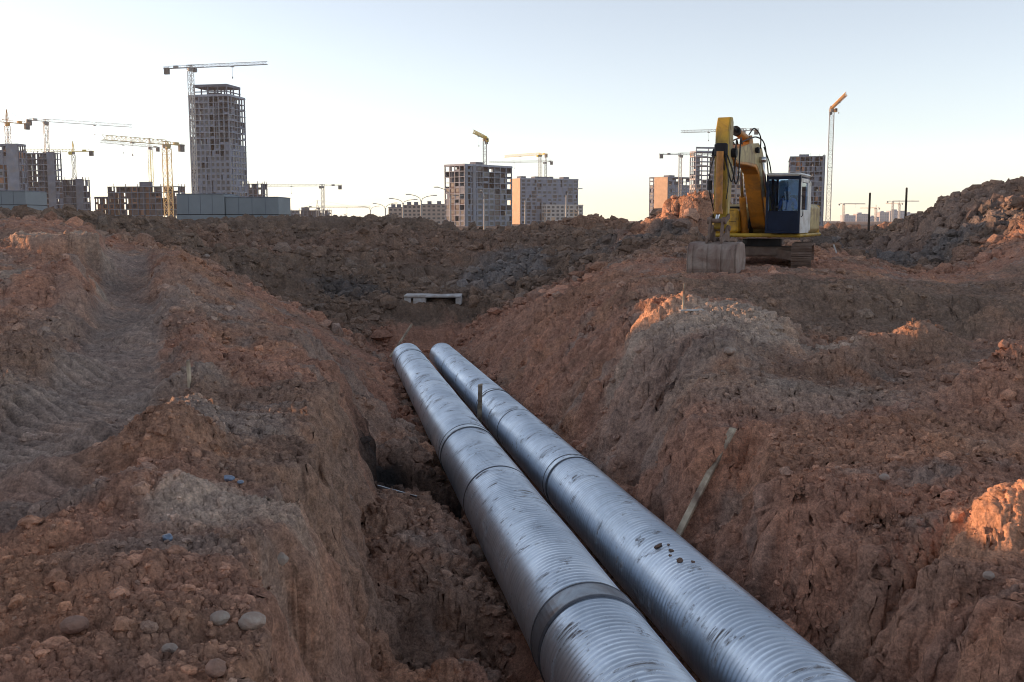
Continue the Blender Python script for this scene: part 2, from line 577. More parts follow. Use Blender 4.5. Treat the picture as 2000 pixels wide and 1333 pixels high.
def fields(x, y):
    """height and soil colour at world points"""
    x = np.asarray(x, dtype=np.float64)
    y = np.asarray(y, dtype=np.float64)
    r = np.sqrt(x * x + y * y)
    z = base_height(np.clip(x, -75, 75), np.clip(y, -55, 98))
    z = np.clip(z, -4.5, 5)
    plain = GZ + .25 * fbm(x * .02, y * .02, 3)
    fade = np.maximum(sstep(68, 100, y), sstep(70, 110, r))
    z = z * (1 - fade) + plain * fade
    # coordinates across (q) and along (t) the trench
    q0 = x * _ex[0] + y * _ex[1]
    t = x * _d[0] + y * _d[1]
    nw = fbm(x * .55, y * .55, 4)
    nw2 = fbm(t * .9 + 3, q0 * .25, 4)
    nw3 = fbm(x * .9 + 31, y * .9 - 12, 4)
    q = q0 + .24 * nw + .17 * nw2 + .17 * nw3
    # masks
    far = sstep(33, 38, t) * sstep(36, 42, y)
    # ---- broad lumps
    lump = .10 * fbm(x * .28, y * .28, 4) + .10 * fbm(x * .7 + 5, y * .7, 3) * sstep(4, 14, r)
    ridgeband = sstep(30, 45, y) * (1 - fade)
    lump = lump - .50 * sstep(44, 54, y) * (1 - fade) + ridgeband * (.22 * fbm(x * .33 + 4, y * .33, 3, ridged=True) * .6 + .16 * fbm(x * 1.1, y * 1.1, 3))
    # the smooth track strip on the left bank
    sx = -1.0 * (-3.9 + (y - 8) * -.225)
    strip_c = np.interp(y, [0, 6, 9, 12.6, 18, 25, 31, 34], [-2.6, -3.6, -4.3, -5.1, -6.8, -9.4, -11.6, -12.6])
    strip_w = np.interp(y, [0, 9, 12.6, 18, 31], [.75, .78, .72, .62, .62])
    strip = (1 - sstep(.75, 1.25, np.abs(x - strip_c) / strip_w)) * sstep(6.6, 8.5, y + .5 * nw) * (1 - sstep(31, 33, y))
    z = z + lump * (1 - .8 * strip)
    # berms beside the strip
    edge = np.exp(-((np.abs(x - strip_c) / strip_w - 1.75) / .42) ** 2) * sstep(6.5, 9, y) * (1 - sstep(30, 32, y))
    z = z + edge * (.20 + .16 * fbm(x * 1.3, y * .8, 3)) - .12 * strip * sstep(7, 10, y)

    def bump(cx, cy, rx, ry, h, ang=0.0, sharp=1.0):
        nonlocal z
        c, s = math.cos(ang), math.sin(ang)
        dx, dy = x - cx, y - cy
        a = (dx * c + dy * s) / rx
        b = (-dx * s + dy * c) / ry
        d = np.sqrt(a * a + b * b) + .18 * fbm(x * 1.6 / max(rx, .3) * .5, y * 1.6 / max(rx, .3) * .5, 3)
        z = z + h * (1 - sstep(0, 1, d)) ** sharp
    for (u, v, Y, rx, ry, h) in [
        (415, 785, 11.6, 1.6, 1.4, -.16), (600, 440, 62, 5.5, 12, -1.15), (450, 440, 54, 4.0, 6, -.35), (785, 588, 40.3, .9, .8, .42), (893, 588, 40.3, 1.0, .8, .42), (855, 590, 40.3, .8, .7, .30),
        (280, 905, 8.6, .75, .8, .34), (100, 925, 8.2, .8, .5, .20), (400, 830, 10.4, .9, .9, .06), (470, 860, 9.9, .7, .6, .05), (330, 770, 12.4, .7, .7, .12), (200, 860, 9.8, .55, .6, .28),
        (110, 720, 13.6, .9, 1.2, .35), (45, 800, 11.2, .7, .9, .35), (420, 740, 13.0, .8, .8, .2), (240, 1010, 7.2, .9, .5, .22), (120, 1040, 6.6, .5, .4, .15), (350, 1230, 5.0, .6, .4, .10), (300, 1130, 5.6, .9, .4, .12),
        (360, 560, 24.5, 1.3, 2.5, .45), (330, 640, 18.5, 1.0, 2.2, .35), (60, 600, 19.5, 1.6, 1.6, .5), (20, 640, 17.5, 1.4, 1.4, .4), (130, 600, 20.5, 1.0, 1.5, .35),
        (1390, 700, 16.8, 1.1, .9, .42), (1300, 596, 20.6, .9, .7, .22), (1480, 625, 19.8, 1.0, .8, .2), (1420, 720, 16.2, .7, .6, .3),
        (1680, 700, 18.2, 1.0, .9, .5), (1790, 690, 18.6, .9, .8, .6), (1640, 740, 16.6, .9, .7, .45), (1950, 640, 21.5, 1.1, .9, .6), (1930, 790, 14.2, 1.3, .8, .5), (2000, 780, 14.6, 1.2, .8, .6), (1830, 760, 15.6, .8, .5, .22),
        (1620, 960, 10.6, .8, .6, .2), (1700, 985, 10.2, .6, .5, .18), (1560, 900, 11.6, .6, .6, .15), (1890, 985, 9.3, .8, .5, .1), (1960, 1015, 8.75, .75, .7, .14), (2060, 1015, 8.75, .8, .8, .16),
        (760, 600, 39.5, 1.6, 1.8, .45), (880, 600, 39.5, 2.4, 2.0, .5), (1380, 415, 44.5, 2.8, 2.2, .5), (1330, 428, 44.5, 2.0, 1.8, .3), (1155, 430, 62, 3.6, 2.5, .45),
        (205, 428, 47, 1.3, 1.2, .35), (1000, 650, 31, 1.8, 2.2, .25), (1230, 600, 24.5, 1.8, 1.6, .35), (1180, 700, 19.5, 1.0, 1.2, .25), (700, 432, 58, 3.2, 2.2, .35), (540, 440, 57, 2.5, 1.8, .02),
    ]:
        p = P(u, v, Y)
        bump(p[0], p[1], rx, ry, h)

    # flat-topped heaps
    for (u, v, Y, rx, ry, zt) in ((105, 466, 25.4, 1.3, 1.0, -.40), (70, 550, 21.6, 1.45, .75, -1.22), (1395, 628, 19.9, 1.75, .9, -1.93)):
        p = P(u, v, Y)
        d = np.sqrt(((x - p[0]) / rx) ** 2 + ((y - p[1]) / ry) ** 2) + .16 * fbm(x * 1.4, y * 1.4, 3)
        m = 1 - sstep(.72, 1.12, d)
        z = np.maximum(z, z * (1 - m) + (zt + .04 * nw) * m)
    # cut face below the digger's level, running to the right
    yw = y + .9 * nw + .25 * (x - 9)* .2
    mr = sstep(4.6, 6.5, x - .12 * (y - 20)) * (1 - sstep(22, 28, x))
    z = z + mr * .62 * (sstep(23.2, 24.8, yw) - np.clip((yw - 19) / 10, 0, 1))
    # ---- the trench cut
    tt = np.clip(t, -20, 60)
    floor = FLOOR + .12 * fbm(x * .6, y * .6, 4) + tt * _d[2] / 1.0
    # dirt heaped against the pipes on the left side
    floor = floor + (.42 + .34 * perlin(t * .42 + 2.1, t * 0 + .37) + .10 * fbm(x * 1.3, y * 1.3, 3)) * (1 - sstep(1.05, 1.75, q0)) * (1 - .5 * sstep(18, 26, t))
    floor = floor - .12 * np.exp(-((q0 - 2.8) / .4) ** 2) + .25 * sstep(3.7, 4.3, q0)
    slL = np.interp(t, [6, 12, 16, 20, 27, 34], [3.4, 2.8, 1.7, 1.1, .62, .5])
    qL = np.interp(t, [5, 8, 12, 18, 27, 34], [.08, .10, .2, .6, 1.25, 1.3])
    slR = np.interp(t, [4, 8, 14, 20, 30, 36], [1.35, 1.25, 1.1, .9, .62, .5])
    qRr = 4.12
    gul = fbm(t * 1.5, q0 * .3 + 8, 5, ridged=True)
    wallL = floor + slL * np.maximum(qL - q, 0) ** 1.02 + .07 * gul * sstep(-.1, .6, qL - q)
    gul2 = fbm(t * .62 + 4, q0 * .16 + 2, 4, ridged=True)
    wm = sstep(qRr, qRr + .8, q) * (1 - sstep(7.0, 9.0, q))
    wallR = floor + slR * np.maximum(q - qRr, 0) * (1 + .10 * gul) + (.11 * gul + .17 * gul2) * wm
    endw = FLOOR + tt * _d[2] + np.maximum(t - 38.5, 0) * .42
    cut = np.where(q0 < 2.85, wallL, wallR)
    cut = np.maximum(cut, np.where(t > 38.5, endw, -99))
    k = .16
    hmix = np.clip(.5 + .5 * (cut - z) / k, 0, 1)
    intrench = 1 - hmix
    z = cut * (1 - hmix) + z * hmix - k * hmix * (1 - hmix)
    # scooped pits beside the left pipe at the joints
    for (tp, dep, rr) in ((16.2, 1.9, 1.3), (9.3, .45, 1.0)):
        d = np.sqrt(((t - tp) / (rr * 1.15)) ** 2 + ((q0 - 1.10) / .85) ** 2) + .1 * nw
        z = z - dep * (1 - sstep(.80, 1.0, d))
    # deep gully in the right wall close to the camera
    tg = 7.9 + .10 * nw + (q0 - 4.4) * .30
    gl = np.exp(-((t - tg) / .22) ** 2) * sstep(4.0, 4.4, q0) * (1 - sstep(5.2, 5.9, q0))
    z = z - .55 * gl
    # benches left by the bucket across the far bank
    sb = (z + .25 * nw + .2 * nw3) / .85
    fr = sb - np.floor(sb)
    terr = (np.floor(sb) + sstep(.30, .72, fr)) * .85 - .25 * nw - .2 * nw3
    mk = sstep(38, 42, y) * (1 - fade) * .75
    z = z * (1 - mk) + terr * mk
    # ---- added off-frame mound, crest shaped to shade the ground and leave sunlit gaps
    lam = y + .268 * (x + 13)
    hc = np.interp(lam, SUN_BLOCK_L, SUN_BLOCK_Z) + .25 * fbm(x * .2, y * .2, 3) * sstep(28, 33, lam)
    xc = -(.62 * np.maximum(y, -8) + 15)
    wd = np.interp(y, [-10, 10, 35, 80], [5, 6, 8.5, 11])
    prof = np.clip(1 - np.abs(x - xc) / wd, 0, 1)
    prof = np.where(prof < .8, prof, .8 + .2 * np.sin((prof - .8) / .2 * PI / 2) * .6) / .92
    z = np.maximum(z, -2.2 + (hc + 2.2) * np.minimum(prof, 1) + .12 * nw - 40 * (np.abs(x - xc) > wd))
    # ---- fine relief
    near = 1 - sstep(45, 70, r)
    wc, wid = worley(x * 2.6 + .3 * nw, y * 2.6)
    wf, wfid = worley(x * 7.5, y * 7.5)
    amp1 = np.clip(.5 + .8 * fbm(x * .8 + 60, y * .8, 3), 0, 1)
    cloddy = np.clip(.35 + .9 * fbm(x * .35 + 11, y * .35, 3), 0, 1)
    cloddy = np.maximum(cloddy, .9 * ridgeband) * (1 - .9 * strip)
    cloddy = np.clip(cloddy, 0, 1)
    z = z + cloddy * (.55 - wc) * (.05 + .08 * amp1) * (1 + 1.2 * ridgeband) * sstep(5, 16, r)
    wb, wbid = worley(x * 1.05 + .4 * nw, y * 1.05 + .3 * nw3)
    z = z + ridgeband * (.6 - wb) * (.16 + .34 * amp1) * sstep(-.4, .4, c0 := fbm(x * .2 + 3, y * .2, 3) + .2)
    z = z + cloddy * (.5 - wf) * (.018 + .028 * amp1) * near * (.35 + .65 * sstep(5, 14, r))
    z = z + .060 * fbm(x * 2.2, y * 2.2, 6, gain=.60) * (1 - .55 * strip)
    z = z + .030 * fbm(x * 6 + 3, y * 6, 4, gain=.62, ridged=True) * near * (1 - .5 * strip)
    # drag marks down the walls
    z = z + intrench * .07 * fbm(t * 4.2, q0 * .7, 4, ridged=True) * (np.abs(q0 - 2.6) > 1.5)
    # machine-track cleats pressed in the strip
    cle = np.sin(2 * PI * (y + .25 * x + .05 * nw) / .23)
    z = z + strip * .045 * cle * sstep(-.4, .2, nw2 + .25)

    # ---------------------------------------------------------------- soil colour
    red = np.array([.435, .236, .164])
    brown = np.array([.33, .212, .155])
    orange = np.array([.465, .255, .163])
    grey = np.array([.345, .272, .228])
    pale = np.array([.54, .43, .345])
    dark = np.array([.185, .130, .097])
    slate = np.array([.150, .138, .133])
    c1 = fbm(x * .22 + 40, y * .22, 4)
    c2 = fbm(x * .5 - 7, y * .5 + 30, 4)
    c3 = fbm(x * .9 + 13, y * .9 - 4, 4)

    def lerp(a, b, m):
        return a + (b - a) * np.clip(m, 0, 1)[..., None]
    col = np.broadcast_to(red, x.shape + (3,)).copy()
    col = lerp(col, brown, sstep(-.15, .5, c1))
    col = lerp(col, orange, sstep(.15, .7, c2) * .8)
    col = lerp(col, grey, sstep(.2, .75, c3) * .7)
    col = lerp(col, grey * 1.08, strip * .8)
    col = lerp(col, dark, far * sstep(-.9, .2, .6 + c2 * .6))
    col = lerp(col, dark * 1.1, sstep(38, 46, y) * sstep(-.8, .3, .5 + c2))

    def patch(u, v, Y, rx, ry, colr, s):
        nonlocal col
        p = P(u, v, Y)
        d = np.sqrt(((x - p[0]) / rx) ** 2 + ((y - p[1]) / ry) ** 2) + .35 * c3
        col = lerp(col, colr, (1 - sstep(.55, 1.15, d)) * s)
    patch(440, 1030, 7.0, .62, .7, pale, .75)
    patch(290, 1100, 5.9, .6, .5, grey * 1.2, .6)
    patch(430, 830, 10.2, .9, .9, grey * 1.05, .8)
    patch(330, 760, 12.4, .7, .6, grey * 1.15, .7)
    patch(50, 780, 11.6, .8, .9, grey * .9, .7)
    patch(280, 905, 8.6, .7, .7, orange * .85, .6)
    patch(100, 1180, 5.2, 1.0, .9, orange * .8, .6)
    patch(450, 1180, 5.4, 1.0, .5, red * 1.1, .6)
    patch(100, 545, 21.8, 1.5, .7, pale * .75, .8)
    patch(110, 464, 25.4, 1.5, .9, pale * .8, .8)
    patch(350, 600, 21, 1.6, 6, grey * 1.05, .6)
    patch(480, 570, 27, 2.2, 5, orange * .85, .8)
    patch(700, 740, 20, 1.2, 2.5, grey, .5)
    patch(1400, 640, 19.2, 2.2, 2.0, pale * .9, .85)
    patch(1290, 600, 20.6, .9, .8, orange * 1.25, .7)
    patch(1400, 705, 16.6, .8, .7, grey * .95, .7)
    patch(1250, 720, 17, 1.3, 2, grey * .95, .6)
    patch(1850, 860, 12, 3.0, 1.6, orange * .95, .6)
    patch(1600, 770, 14.6, 2.2, 1.2, pale * .8, .5)
    patch(1970, 1020, 8.7, .9, .8, orange * 1.35, .9)
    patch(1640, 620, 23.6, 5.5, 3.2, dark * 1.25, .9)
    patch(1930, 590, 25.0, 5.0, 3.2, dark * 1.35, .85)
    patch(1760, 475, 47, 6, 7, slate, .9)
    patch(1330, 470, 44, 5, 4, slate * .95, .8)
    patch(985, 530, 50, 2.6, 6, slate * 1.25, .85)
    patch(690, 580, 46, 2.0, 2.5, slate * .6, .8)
    patch(1370, 420, 44.5, 4.0, 3, orange * 1.1, .8)
    patch(1730, 438, 66, 8, 4, orange, .9)
    patch(1155, 430, 62, 3, 2.2, orange * .8, .5)
    patch(850, 620, 39, 3.6, 2.6, red * .85, .9)
    patch(1050, 590, 34, 3.5, 6, red, .7)
    patch(1150, 560, 31, 2.2, 3.5, orange * .8, .6)
    patch(460, 450, 55, 4, 3, red * .6, .5)
    patch(815, 940, 16.2, 1.15, 1.7, slate * .22, 1.0)  # pit shade painted into the soil colour
    patch(700, 455, 58, 14, 5, brown * .75, .7)
    patch(1900, 400, 49, 8, 6, brown * .9, .6)
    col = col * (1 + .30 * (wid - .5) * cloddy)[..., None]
    return z, np.clip(col * (1 + .16 * cle * strip)[..., None], .01, .60)  # cleat crests lightened, troughs darkened: relief shading put into the colour


GRID = {}


def zgrid(x, y):
    """height of the finished ground sheet (bilinear on its polar grid)"""
    a, r = np.arctan2(x, y), np.hypot(x, y)
    ia = np.clip(np.searchsorted(GRID['ang'], a) - 1, 0, len(GRID['ang']) - 2)
    ir = np.clip(np.searchsorted(GRID['rr'], r) - 1, 0, len(GRID['rr']) - 2)
    A, R, Z = GRID['ang'], GRID['rr'], GRID['z']
    fa = (a - A[ia]) / (A[ia + 1] - A[ia])
    fr = (r - R[ir]) / (R[ir + 1] - R[ir])
    return (Z[ir, ia] * (1 - fa) + Z[ir, ia + 1] * fa) * (1 - fr) + (Z[ir + 1, ia] * (1 - fa) + Z[ir + 1, ia + 1] * fa) * fr


def H(x, y):
    return float(zgrid(np.array([float(x)]), np.array([float(y)]))[0])


_G3 = np.array([(1, 1, 0), (-1, 1, 0), (1, -1, 0), (-1, -1, 0), (1, 0, 1), (-1, 0, 1), (1, 0, -1), (-1, 0, -1), (0, 1, 1), (0, -1, 1), (0, 1, -1), (0, -1, -1), (1, 1, 0), (-1, 1, 0), (0, -1, 1), (0, -1, -1)], float)


def perlin3(p):
    i = np.floor(p).astype(np.int64)
    f = p - i
    w = f * f * f * (f * (f * 6 - 15) + 10)
    i &= 255
    out = 0
    for dx in (0, 1):
        for dy in (0, 1):
            for dz in (0, 1):
                h = _perm[_perm[_perm[(i[:, 0] + dx) & 255] + ((i[:, 1] + dy) & 255)] + ((i[:, 2] + dz) & 255)] & 15
                g = _G3[h]
                d = g[:, 0] * (f[:, 0] - dx) + g[:, 1] * (f[:, 1] - dy) + g[:, 2] * (f[:, 2] - dz)
                ww = (w[:, 0] if dx else 1 - w[:, 0]) * (w[:, 1] if dy else 1 - w[:, 1]) * (w[:, 2] if dz else 1 - w[:, 2])
                out = out + d * ww
    return out


def roughen(co, nr, na):
    """push the surface along its own normal with solid noise, so that steep faces are as rough as flat ones"""
    g = co.reshape(nr, na, 3)
    dr = np.gradient(g, axis=0)
    da = np.roll(g, -1, axis=1) - np.roll(g, 1, axis=1)
    n = np.cross(da, dr)
    n /= np.maximum(np.linalg.norm(n, axis=2, keepdims=True), 1e-12)
    n *= np.sign(n[..., 2:3] + 1e-9)
    n = n.reshape(-1, 3)
    r = np.hypot(co[:, 0], co[:, 1])
    sel = np.where((r > 2.5) & (r < 75) & (np.abs(np.arctan2(co[:, 0], co[:, 1])) < math.radians(38)))[0]
    p, nn, rr = co[sel], n[sel], r[sel]
    steep = sstep(.06, .45, 1 - nn[:, 2])
    a = 0
    for (wl, amp, bil) in ((1.1, .15, True), (.42, .085, True), (.17, .040, True), (.075, .016, False)):
        v = perlin3(p / wl + wl * 31)
        if bil:
            v = .55 - 2.0 * np.abs(v)
        vis = 1 - sstep(wl * 55, wl * 130, rr)
        a = a + amp * v * vis
    a = a * (.05 + .95 * steep) * (.85 + .15 * sstep(5, 12, rr))
    # stay off the track strip
    sc = np.interp(p[:, 1], [0, 6, 9, 12.6, 18, 25, 31, 34], [-2.6, -3.6, -4.3, -5.1, -6.8, -9.4, -11.6, -12.6])
    a = a * np.where((np.abs(p[:, 0] - sc) < .7) & (p[:, 1] > 7.5) & (p[:, 1] < 31), .35, 1)
    a = a * sstep(2.5, 4, rr)
    qq = p[:, 0] * _ex[0] + p[:, 1] * _ex[1]
    a = a * (1 - .78 * (1 - sstep(-.75, -.15, qq)) * (1 - sstep(9, 15, rr)))
    co[sel] = p + nn * a[:, None]
    return co


def build_terrain():
    fine = np.radians(np.arange(-31, 31.001, .068))
    side = np.radians(np.concatenate([np.arange(31.4, 45, .5), np.arange(46, 180, 2.0)]))
    ang = np.concatenate([-side[::-1], fine, side])         # bearing from +Y, clockwise
    rr = [.35]
    while rr[-1] < 3150:
        q = rr[-1]
        if q < 3.2:
            st = .06
        elif q < 72:
            st = .0046 if q < 30 else .0052
        elif q < 130:
            st = .02
        else:
            st = .07
        rr.append(q * (1 + st) if q >= 3.2 else q + max(.02, q * st))
    rr = np.array(rr)
    A, R = np.meshgrid(ang, rr)
    x = (R * np.sin(A)).ravel()
    y = (R * np.cos(A)).ravel()
    z = np.empty_like(x)
    c = np.empty((len(x), 3))
    step = 120000
    for i in range(0, len(x), step):
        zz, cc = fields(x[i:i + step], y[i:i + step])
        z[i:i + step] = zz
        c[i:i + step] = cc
    na, nr = len(ang), len(rr)
    idx = np.arange(na * nr).reshape(nr, na)
    nxt = np.roll(idx, -1, axis=1)
    f = np.stack([idx[:-1], nxt[:-1], nxt[1:], idx[1:]], -1).reshape(-1, 4)
    # orientation: make normals point up
    f = f[:, ::-1]
    # centre fan closed by one extra ring collapsed to the axis
    n0 = len(x)
    GRID.update(ang=ang, rr=rr)
    co = roughen(np.stack([x, y, z], 1), nr, na)
    GRID['z'] = co[:, 2].reshape(nr, na).copy()
    co = np.vstack([co, [[0, 0, z[:na].mean()]]])
    c = np.vstack([c, c[:1]])
    tri = np.stack([idx[0], np.roll(idx[0], -1), np.full(na, n0), np.full(na, n0)], -1)
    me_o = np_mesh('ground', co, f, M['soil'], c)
    tag(me_o, 'dug over red brown clay ground with banks and a deep pipe trench', 'ground', None, 'structure')
    return me_o


ground = build_terrain()


# ------------------------------------------------------------------ loose clods (uncountable)
def ico():
    t = (1 + 5 ** .5) / 2
    v = np.array([(-1, t, 0), (1, t, 0), (-1, -t, 0), (1, -t, 0), (0, -1, t), (0, 1, t), (0, -1, -t), (0, 1, -t), (t, 0, -1), (t, 0, 1), (-t, 0, -1), (-t, 0, 1)], float)
    v /= np.linalg.norm(v[0])
    f = np.array([(0, 11, 5), (0, 5, 1), (0, 1, 7), (0, 7, 10), (0, 10, 11), (1, 5, 9), (5, 11, 4), (11, 10, 2), (10, 7, 6), (7, 1, 8), (3, 9, 4), (3, 4, 2), (3, 2, 6), (3, 6, 8), (3, 8, 9), (4, 9, 5), (2, 4, 11), (6, 2, 10), (8, 6, 7), (9, 8, 1)])
    return v, f


def subdiv(v, f):
    v = [tuple(p) for p in v]
    cache = {}

    def mid(a, b):
        k = (min(a, b), max(a, b))
        if k not in cache:
            p = np.array(v[a]) + np.array(v[b])
            v.append(tuple(p / np.linalg.norm(p)))
            cache[k] = len(v) - 1
        return cache[k]
    out = []
    for a, b, c in f:
        x, y, z = mid(a, b), mid(b, c), mid(c, a)
        out += [(a, x, z), (b, y, x), (c, z, y), (x, y, z)]
    return np.array(v), np.array(out)


IV, IF = ico()
IV1, IF1 = subdiv(IV, IF)
IV2, IF2 = subdiv(IV1, IF1)


def scatter(n, r0, r1, smin, smax, power, fine, seed, band=False, pipes=False):
    G = np.random.default_rng(seed)
    r = np.exp(G.uniform(math.log(r0), math.log(r1), n))
    a = np.radians(G.uniform(-31, 31, n))
    x, y = r * np.sin(a), r * np.cos(a)
    if pipes:
        tq = np.exp(G.uniform(math.log(4.0), math.log(35), n))
        lat = np.where(G.random(n) < .6, 1.66 - np.abs(G.normal(0, .22, n)), 3.84 + np.abs(G.normal(0, .22, n)))
        x, y = lat * _ex[0] + tq * _d[0], lat * _ex[1] + tq * _d[1]
        r = np.hypot(x, y)
    dens = np.clip(.30 + 1.1 * fbm(x * .4 + 21, y * .4, 3), .04, 1)
    if band:
        dens = np.clip(.75 + fbm(x * .15, y * .15, 3), .1, 1) * sstep(35, 40, y)
    q0 = x * _ex[0] + y * _ex[1]
    t = x * _d[0] + y * _d[1]
    onpipe = (q0 > 1.5) & (q0 < 3.98) & (t < 38) & (not pipes)
    if pipes:
        dens = dens * 0 + 1
    strip_c = np.interp(y, [0, 6, 9, 12.6, 18, 25, 31, 34], [-2.6, -3.6, -4.3, -5.1, -6.8, -9.4, -11.6, -12.6])
    onstrip = (np.abs(x - strip_c) < .65) & (y > 7.5) & (y < 31)
    nearex = ((x - 8.2) ** 2 + (y - 33) ** 2 < 9)
    slabby = (np.abs(x + 3.2) < 1.6) & (np.abs(y - 41.5) < 2)
    keep = (G.random(n) < dens) & ~onpipe & ~(onstrip & (G.random(n) < .85)) & ~nearex & ~slabby
    x, y, r = x[keep], y[keep], r[keep]
    _, c = fields(x, y)
    z = zgrid(x, y)
    n = len(x)
    size = np.clip(smin * (1 / (1 - G.random(n) * .995)) ** power, smin, smax)
    if not band:
        size = size * np.clip(.30 + .07 * r, .5, 2.0)
    cell_v, cell_f = (IV1, IF1) if fine else (IV, IF)
    nv = len(cell_v)
    sc = G.uniform(.6, 1.3, (n, 3)) * size[:, None]
    sc[:, 2] *= .85
    th = G.uniform(0, 2 * PI, n)
    jit = 1 + G.uniform(-.30, .26, (n, nv))
    v = cell_v[None] * jit[..., None] * sc[:, None, :]
    ct, st = np.cos(th)[:, None], np.sin(th)[:, None]
    vx = v[..., 0] * ct - v[..., 1] * st
    vy = v[..., 0] * st + v[..., 1] * ct
    co = np.stack([vx + x[:, None], vy + y[:, None], v[..., 2] + z[:, None] + size[:, None] * .12], -1).reshape(-1, 3)
    f = (cell_f[None] + (np.arange(n) * nv)[:, None, None]).reshape(-1, 3)
    cc = c * G.uniform(.85, 1.25, (n, 1))
    g = G.random(n) < .05
    cc[g] = cc[g] * .5 + np.array([.30, .24, .20]) * .5
    return co, f, np.repeat(cc, nv, axis=0)


def loose_clods():
    sets = [scatter(26000, 3.0, 40, .014, .075, .50, True, 101), scatter(90000, 3.0, 45, .007, .035, .42, False, 102), scatter(34000, 36, 66, .07, .40, .42, False, 103, True), scatter(5000, 3, 40, .018, .12, .5, True, 104, False, True)]
    cos, fs, cs, off = [], [], [], 0
    for co, f, c in sets:
        cos.append(co)
        fs.append(f + off)
        cs.append(c)
        off += len(co)
    o = np_mesh('soil_clods', np.vstack(cos), np.vstack(fs), M['clod'], np.vstack(cs), smooth=False)
    tag(o, 'loose clay crumbs and gravel strewn over the dug ground', 'clods', None, 'stuff')


loose_clods()


# ------------------------------------------------------------------ the two pipes
def pipe_mesh(name, R, t0, t1, mat, parent, pitch=.082, amp=.0058, nseg=72, per=6):
    n = int((t1 - t0) / pitch * per)
    ts = np.linspace(0, t1 - t0, n)
    th = np.linspace(0, 2 * PI, nseg, endpoint=False)
    T, A = np.meshgrid(ts, th, indexing='ij')
    ph = T / pitch + A / (2 * PI)                     # helical seam
    r = R + amp * (2 * np.abs(np.sin(PI * ph)) ** .8 - 1)
    # slow dents of the thin jacket
    r = r + .0035 * np.sin(T * 1.7 + np.sin(A * 3) * .6) * np.cos(A * 2 + T * .31)
    co = np.stack([T, r * np.cos(A), r * np.sin(A)], -1).reshape(-1, 3)
    idx = np.arange(n * nseg).reshape(n, nseg)
    nx = np.roll(idx, -1, axis=1)
    f = np.stack([idx[:-1], nx[:-1], nx[1:], idx[1:]], -1).reshape(-1, 4)
    o = np_mesh(name, co, f, mat)
    o.parent = parent
    return o


PIPE_M = Matrix(((_d[0], -_ex[0], _ez[0]), (_d[1], -_ex[1], _ez[1]), (_d[2], -_ex[2], _ez[2])))
PIPE_EUL = PIPE_M.to_euler()


def ring(mb, R, x0, x1, prof=.012, n=64):
    """a band round the pipe, closed with little lips"""
    pr = [(x0, -.02), (x0, prof * .5), (x0 + .012, prof), (x1 - .012, prof), (x1, prof * .5), (x1, -.02)]
    vs, fs = [], []
    for (x, dr) in pr:
        for i in range(n):
            a = 2 * PI * i / n
            vs.append((x, (R + dr) * math.cos(a), (R + dr) * math.sin(a)))
    for k in range(len(pr) - 1):
        for i in range(n):
            j = (i + 1) % n
            fs.append((k * n + i, k * n + j, (k + 1) * n + j, (k + 1) * n + i))
    mb.add(vs, fs)


def make_pipe(label, q, h, R, t0, t1, joints, bands):
    root = empty('insulated_pipe', pipe_pt(q, h, t0), 0, label, 'pipe', 'large pipes laid side by side in the trench')
    root.rotation_euler = PIPE_EUL
    pipe_mesh('jacket', R, 0, t1 - t0, M['pipe'], root)
    for (a, b, m) in joints:
        mb = MB()
        ring(mb, R, a - t0, b - t0, .014)
        o = mb.build('joint_sleeve', M[m], root, smooth=False)
        for e in (a, b):
            k = MB()
            ring(k, R, e - t0 - .022, e - t0 + .022, .020)
            k.build('clamp_strap', M['dark_band'], o)
    for a in bands:
        k = MB()
        ring(k, R, a - t0 - .02, a - t0 + .02, .010)
        k.build('seam_band', M['dark_band'], root)
    # open end: the lip, the foam ring and the steel carrier pipe
    L = t1 - t0
    mb = MB()
    n = 48
    vs, fs = [], []
    for (x, r) in ((L - .05, R + .004), (L + .004, R + .002), (L + .004, R * .82), (L - .02, R * .82)):
        for i in range(n):
            a = 2 * PI * i / n
            vs.append((x, r * math.cos(a), r * math.sin(a)))
    for k in range(3):
        for i in range(n):
            j = (i + 1) % n
            fs.append((k * n + i, k * n + j, (k + 1) * n + j, (k + 1) * n + i))
    mb.add(vs, fs)
    mb.build('insulation_ring', M['conc_d'], root)
    k = MB()
    k.cyl((L - .3, 0, 0), (L + .25, 0, 0), R * .8, n=40)
    k.build('carrier_pipe', M['ex_blk'], root)
    return root


make_pipe('wide galvanised ribbed pipe, the left of the pair, broad dark sleeve in front', QL, HL, RL, -2.5, 34.6,
          [(8.42, 8.76, 'sleeve'), (17.3, 17.58, 'pipe'), (32.0, 32.25, 'pipe')], [14.0, 29.2])
make_pipe('narrower galvanised ribbed pipe, the right of the pair, below the leaning plank', QR, HR, RR, -2.5, 36.0,
          [(15.0, 15.22, 'pipe'), (23.0, 23.2, 'pipe')], [20.0, 31.5])


# ------------------------------------------------------------------ buildings under construction
def px_basis(uc, D, alpha):
    a = math.radians(alpha)
    e1 = (math.cos(a), math.sin(a))
    e2 = (-math.sin(a), math.cos(a))
    C = (X_at(uc, D), D)
    return C, e1, e2


def px_width(C, e, u):
    k = X_at(u, 1.0)
    # (C0 + w e0) = k (C1 + w e1)
    return (k * C[1] - C[0]) / (e[0] - k * e[1])


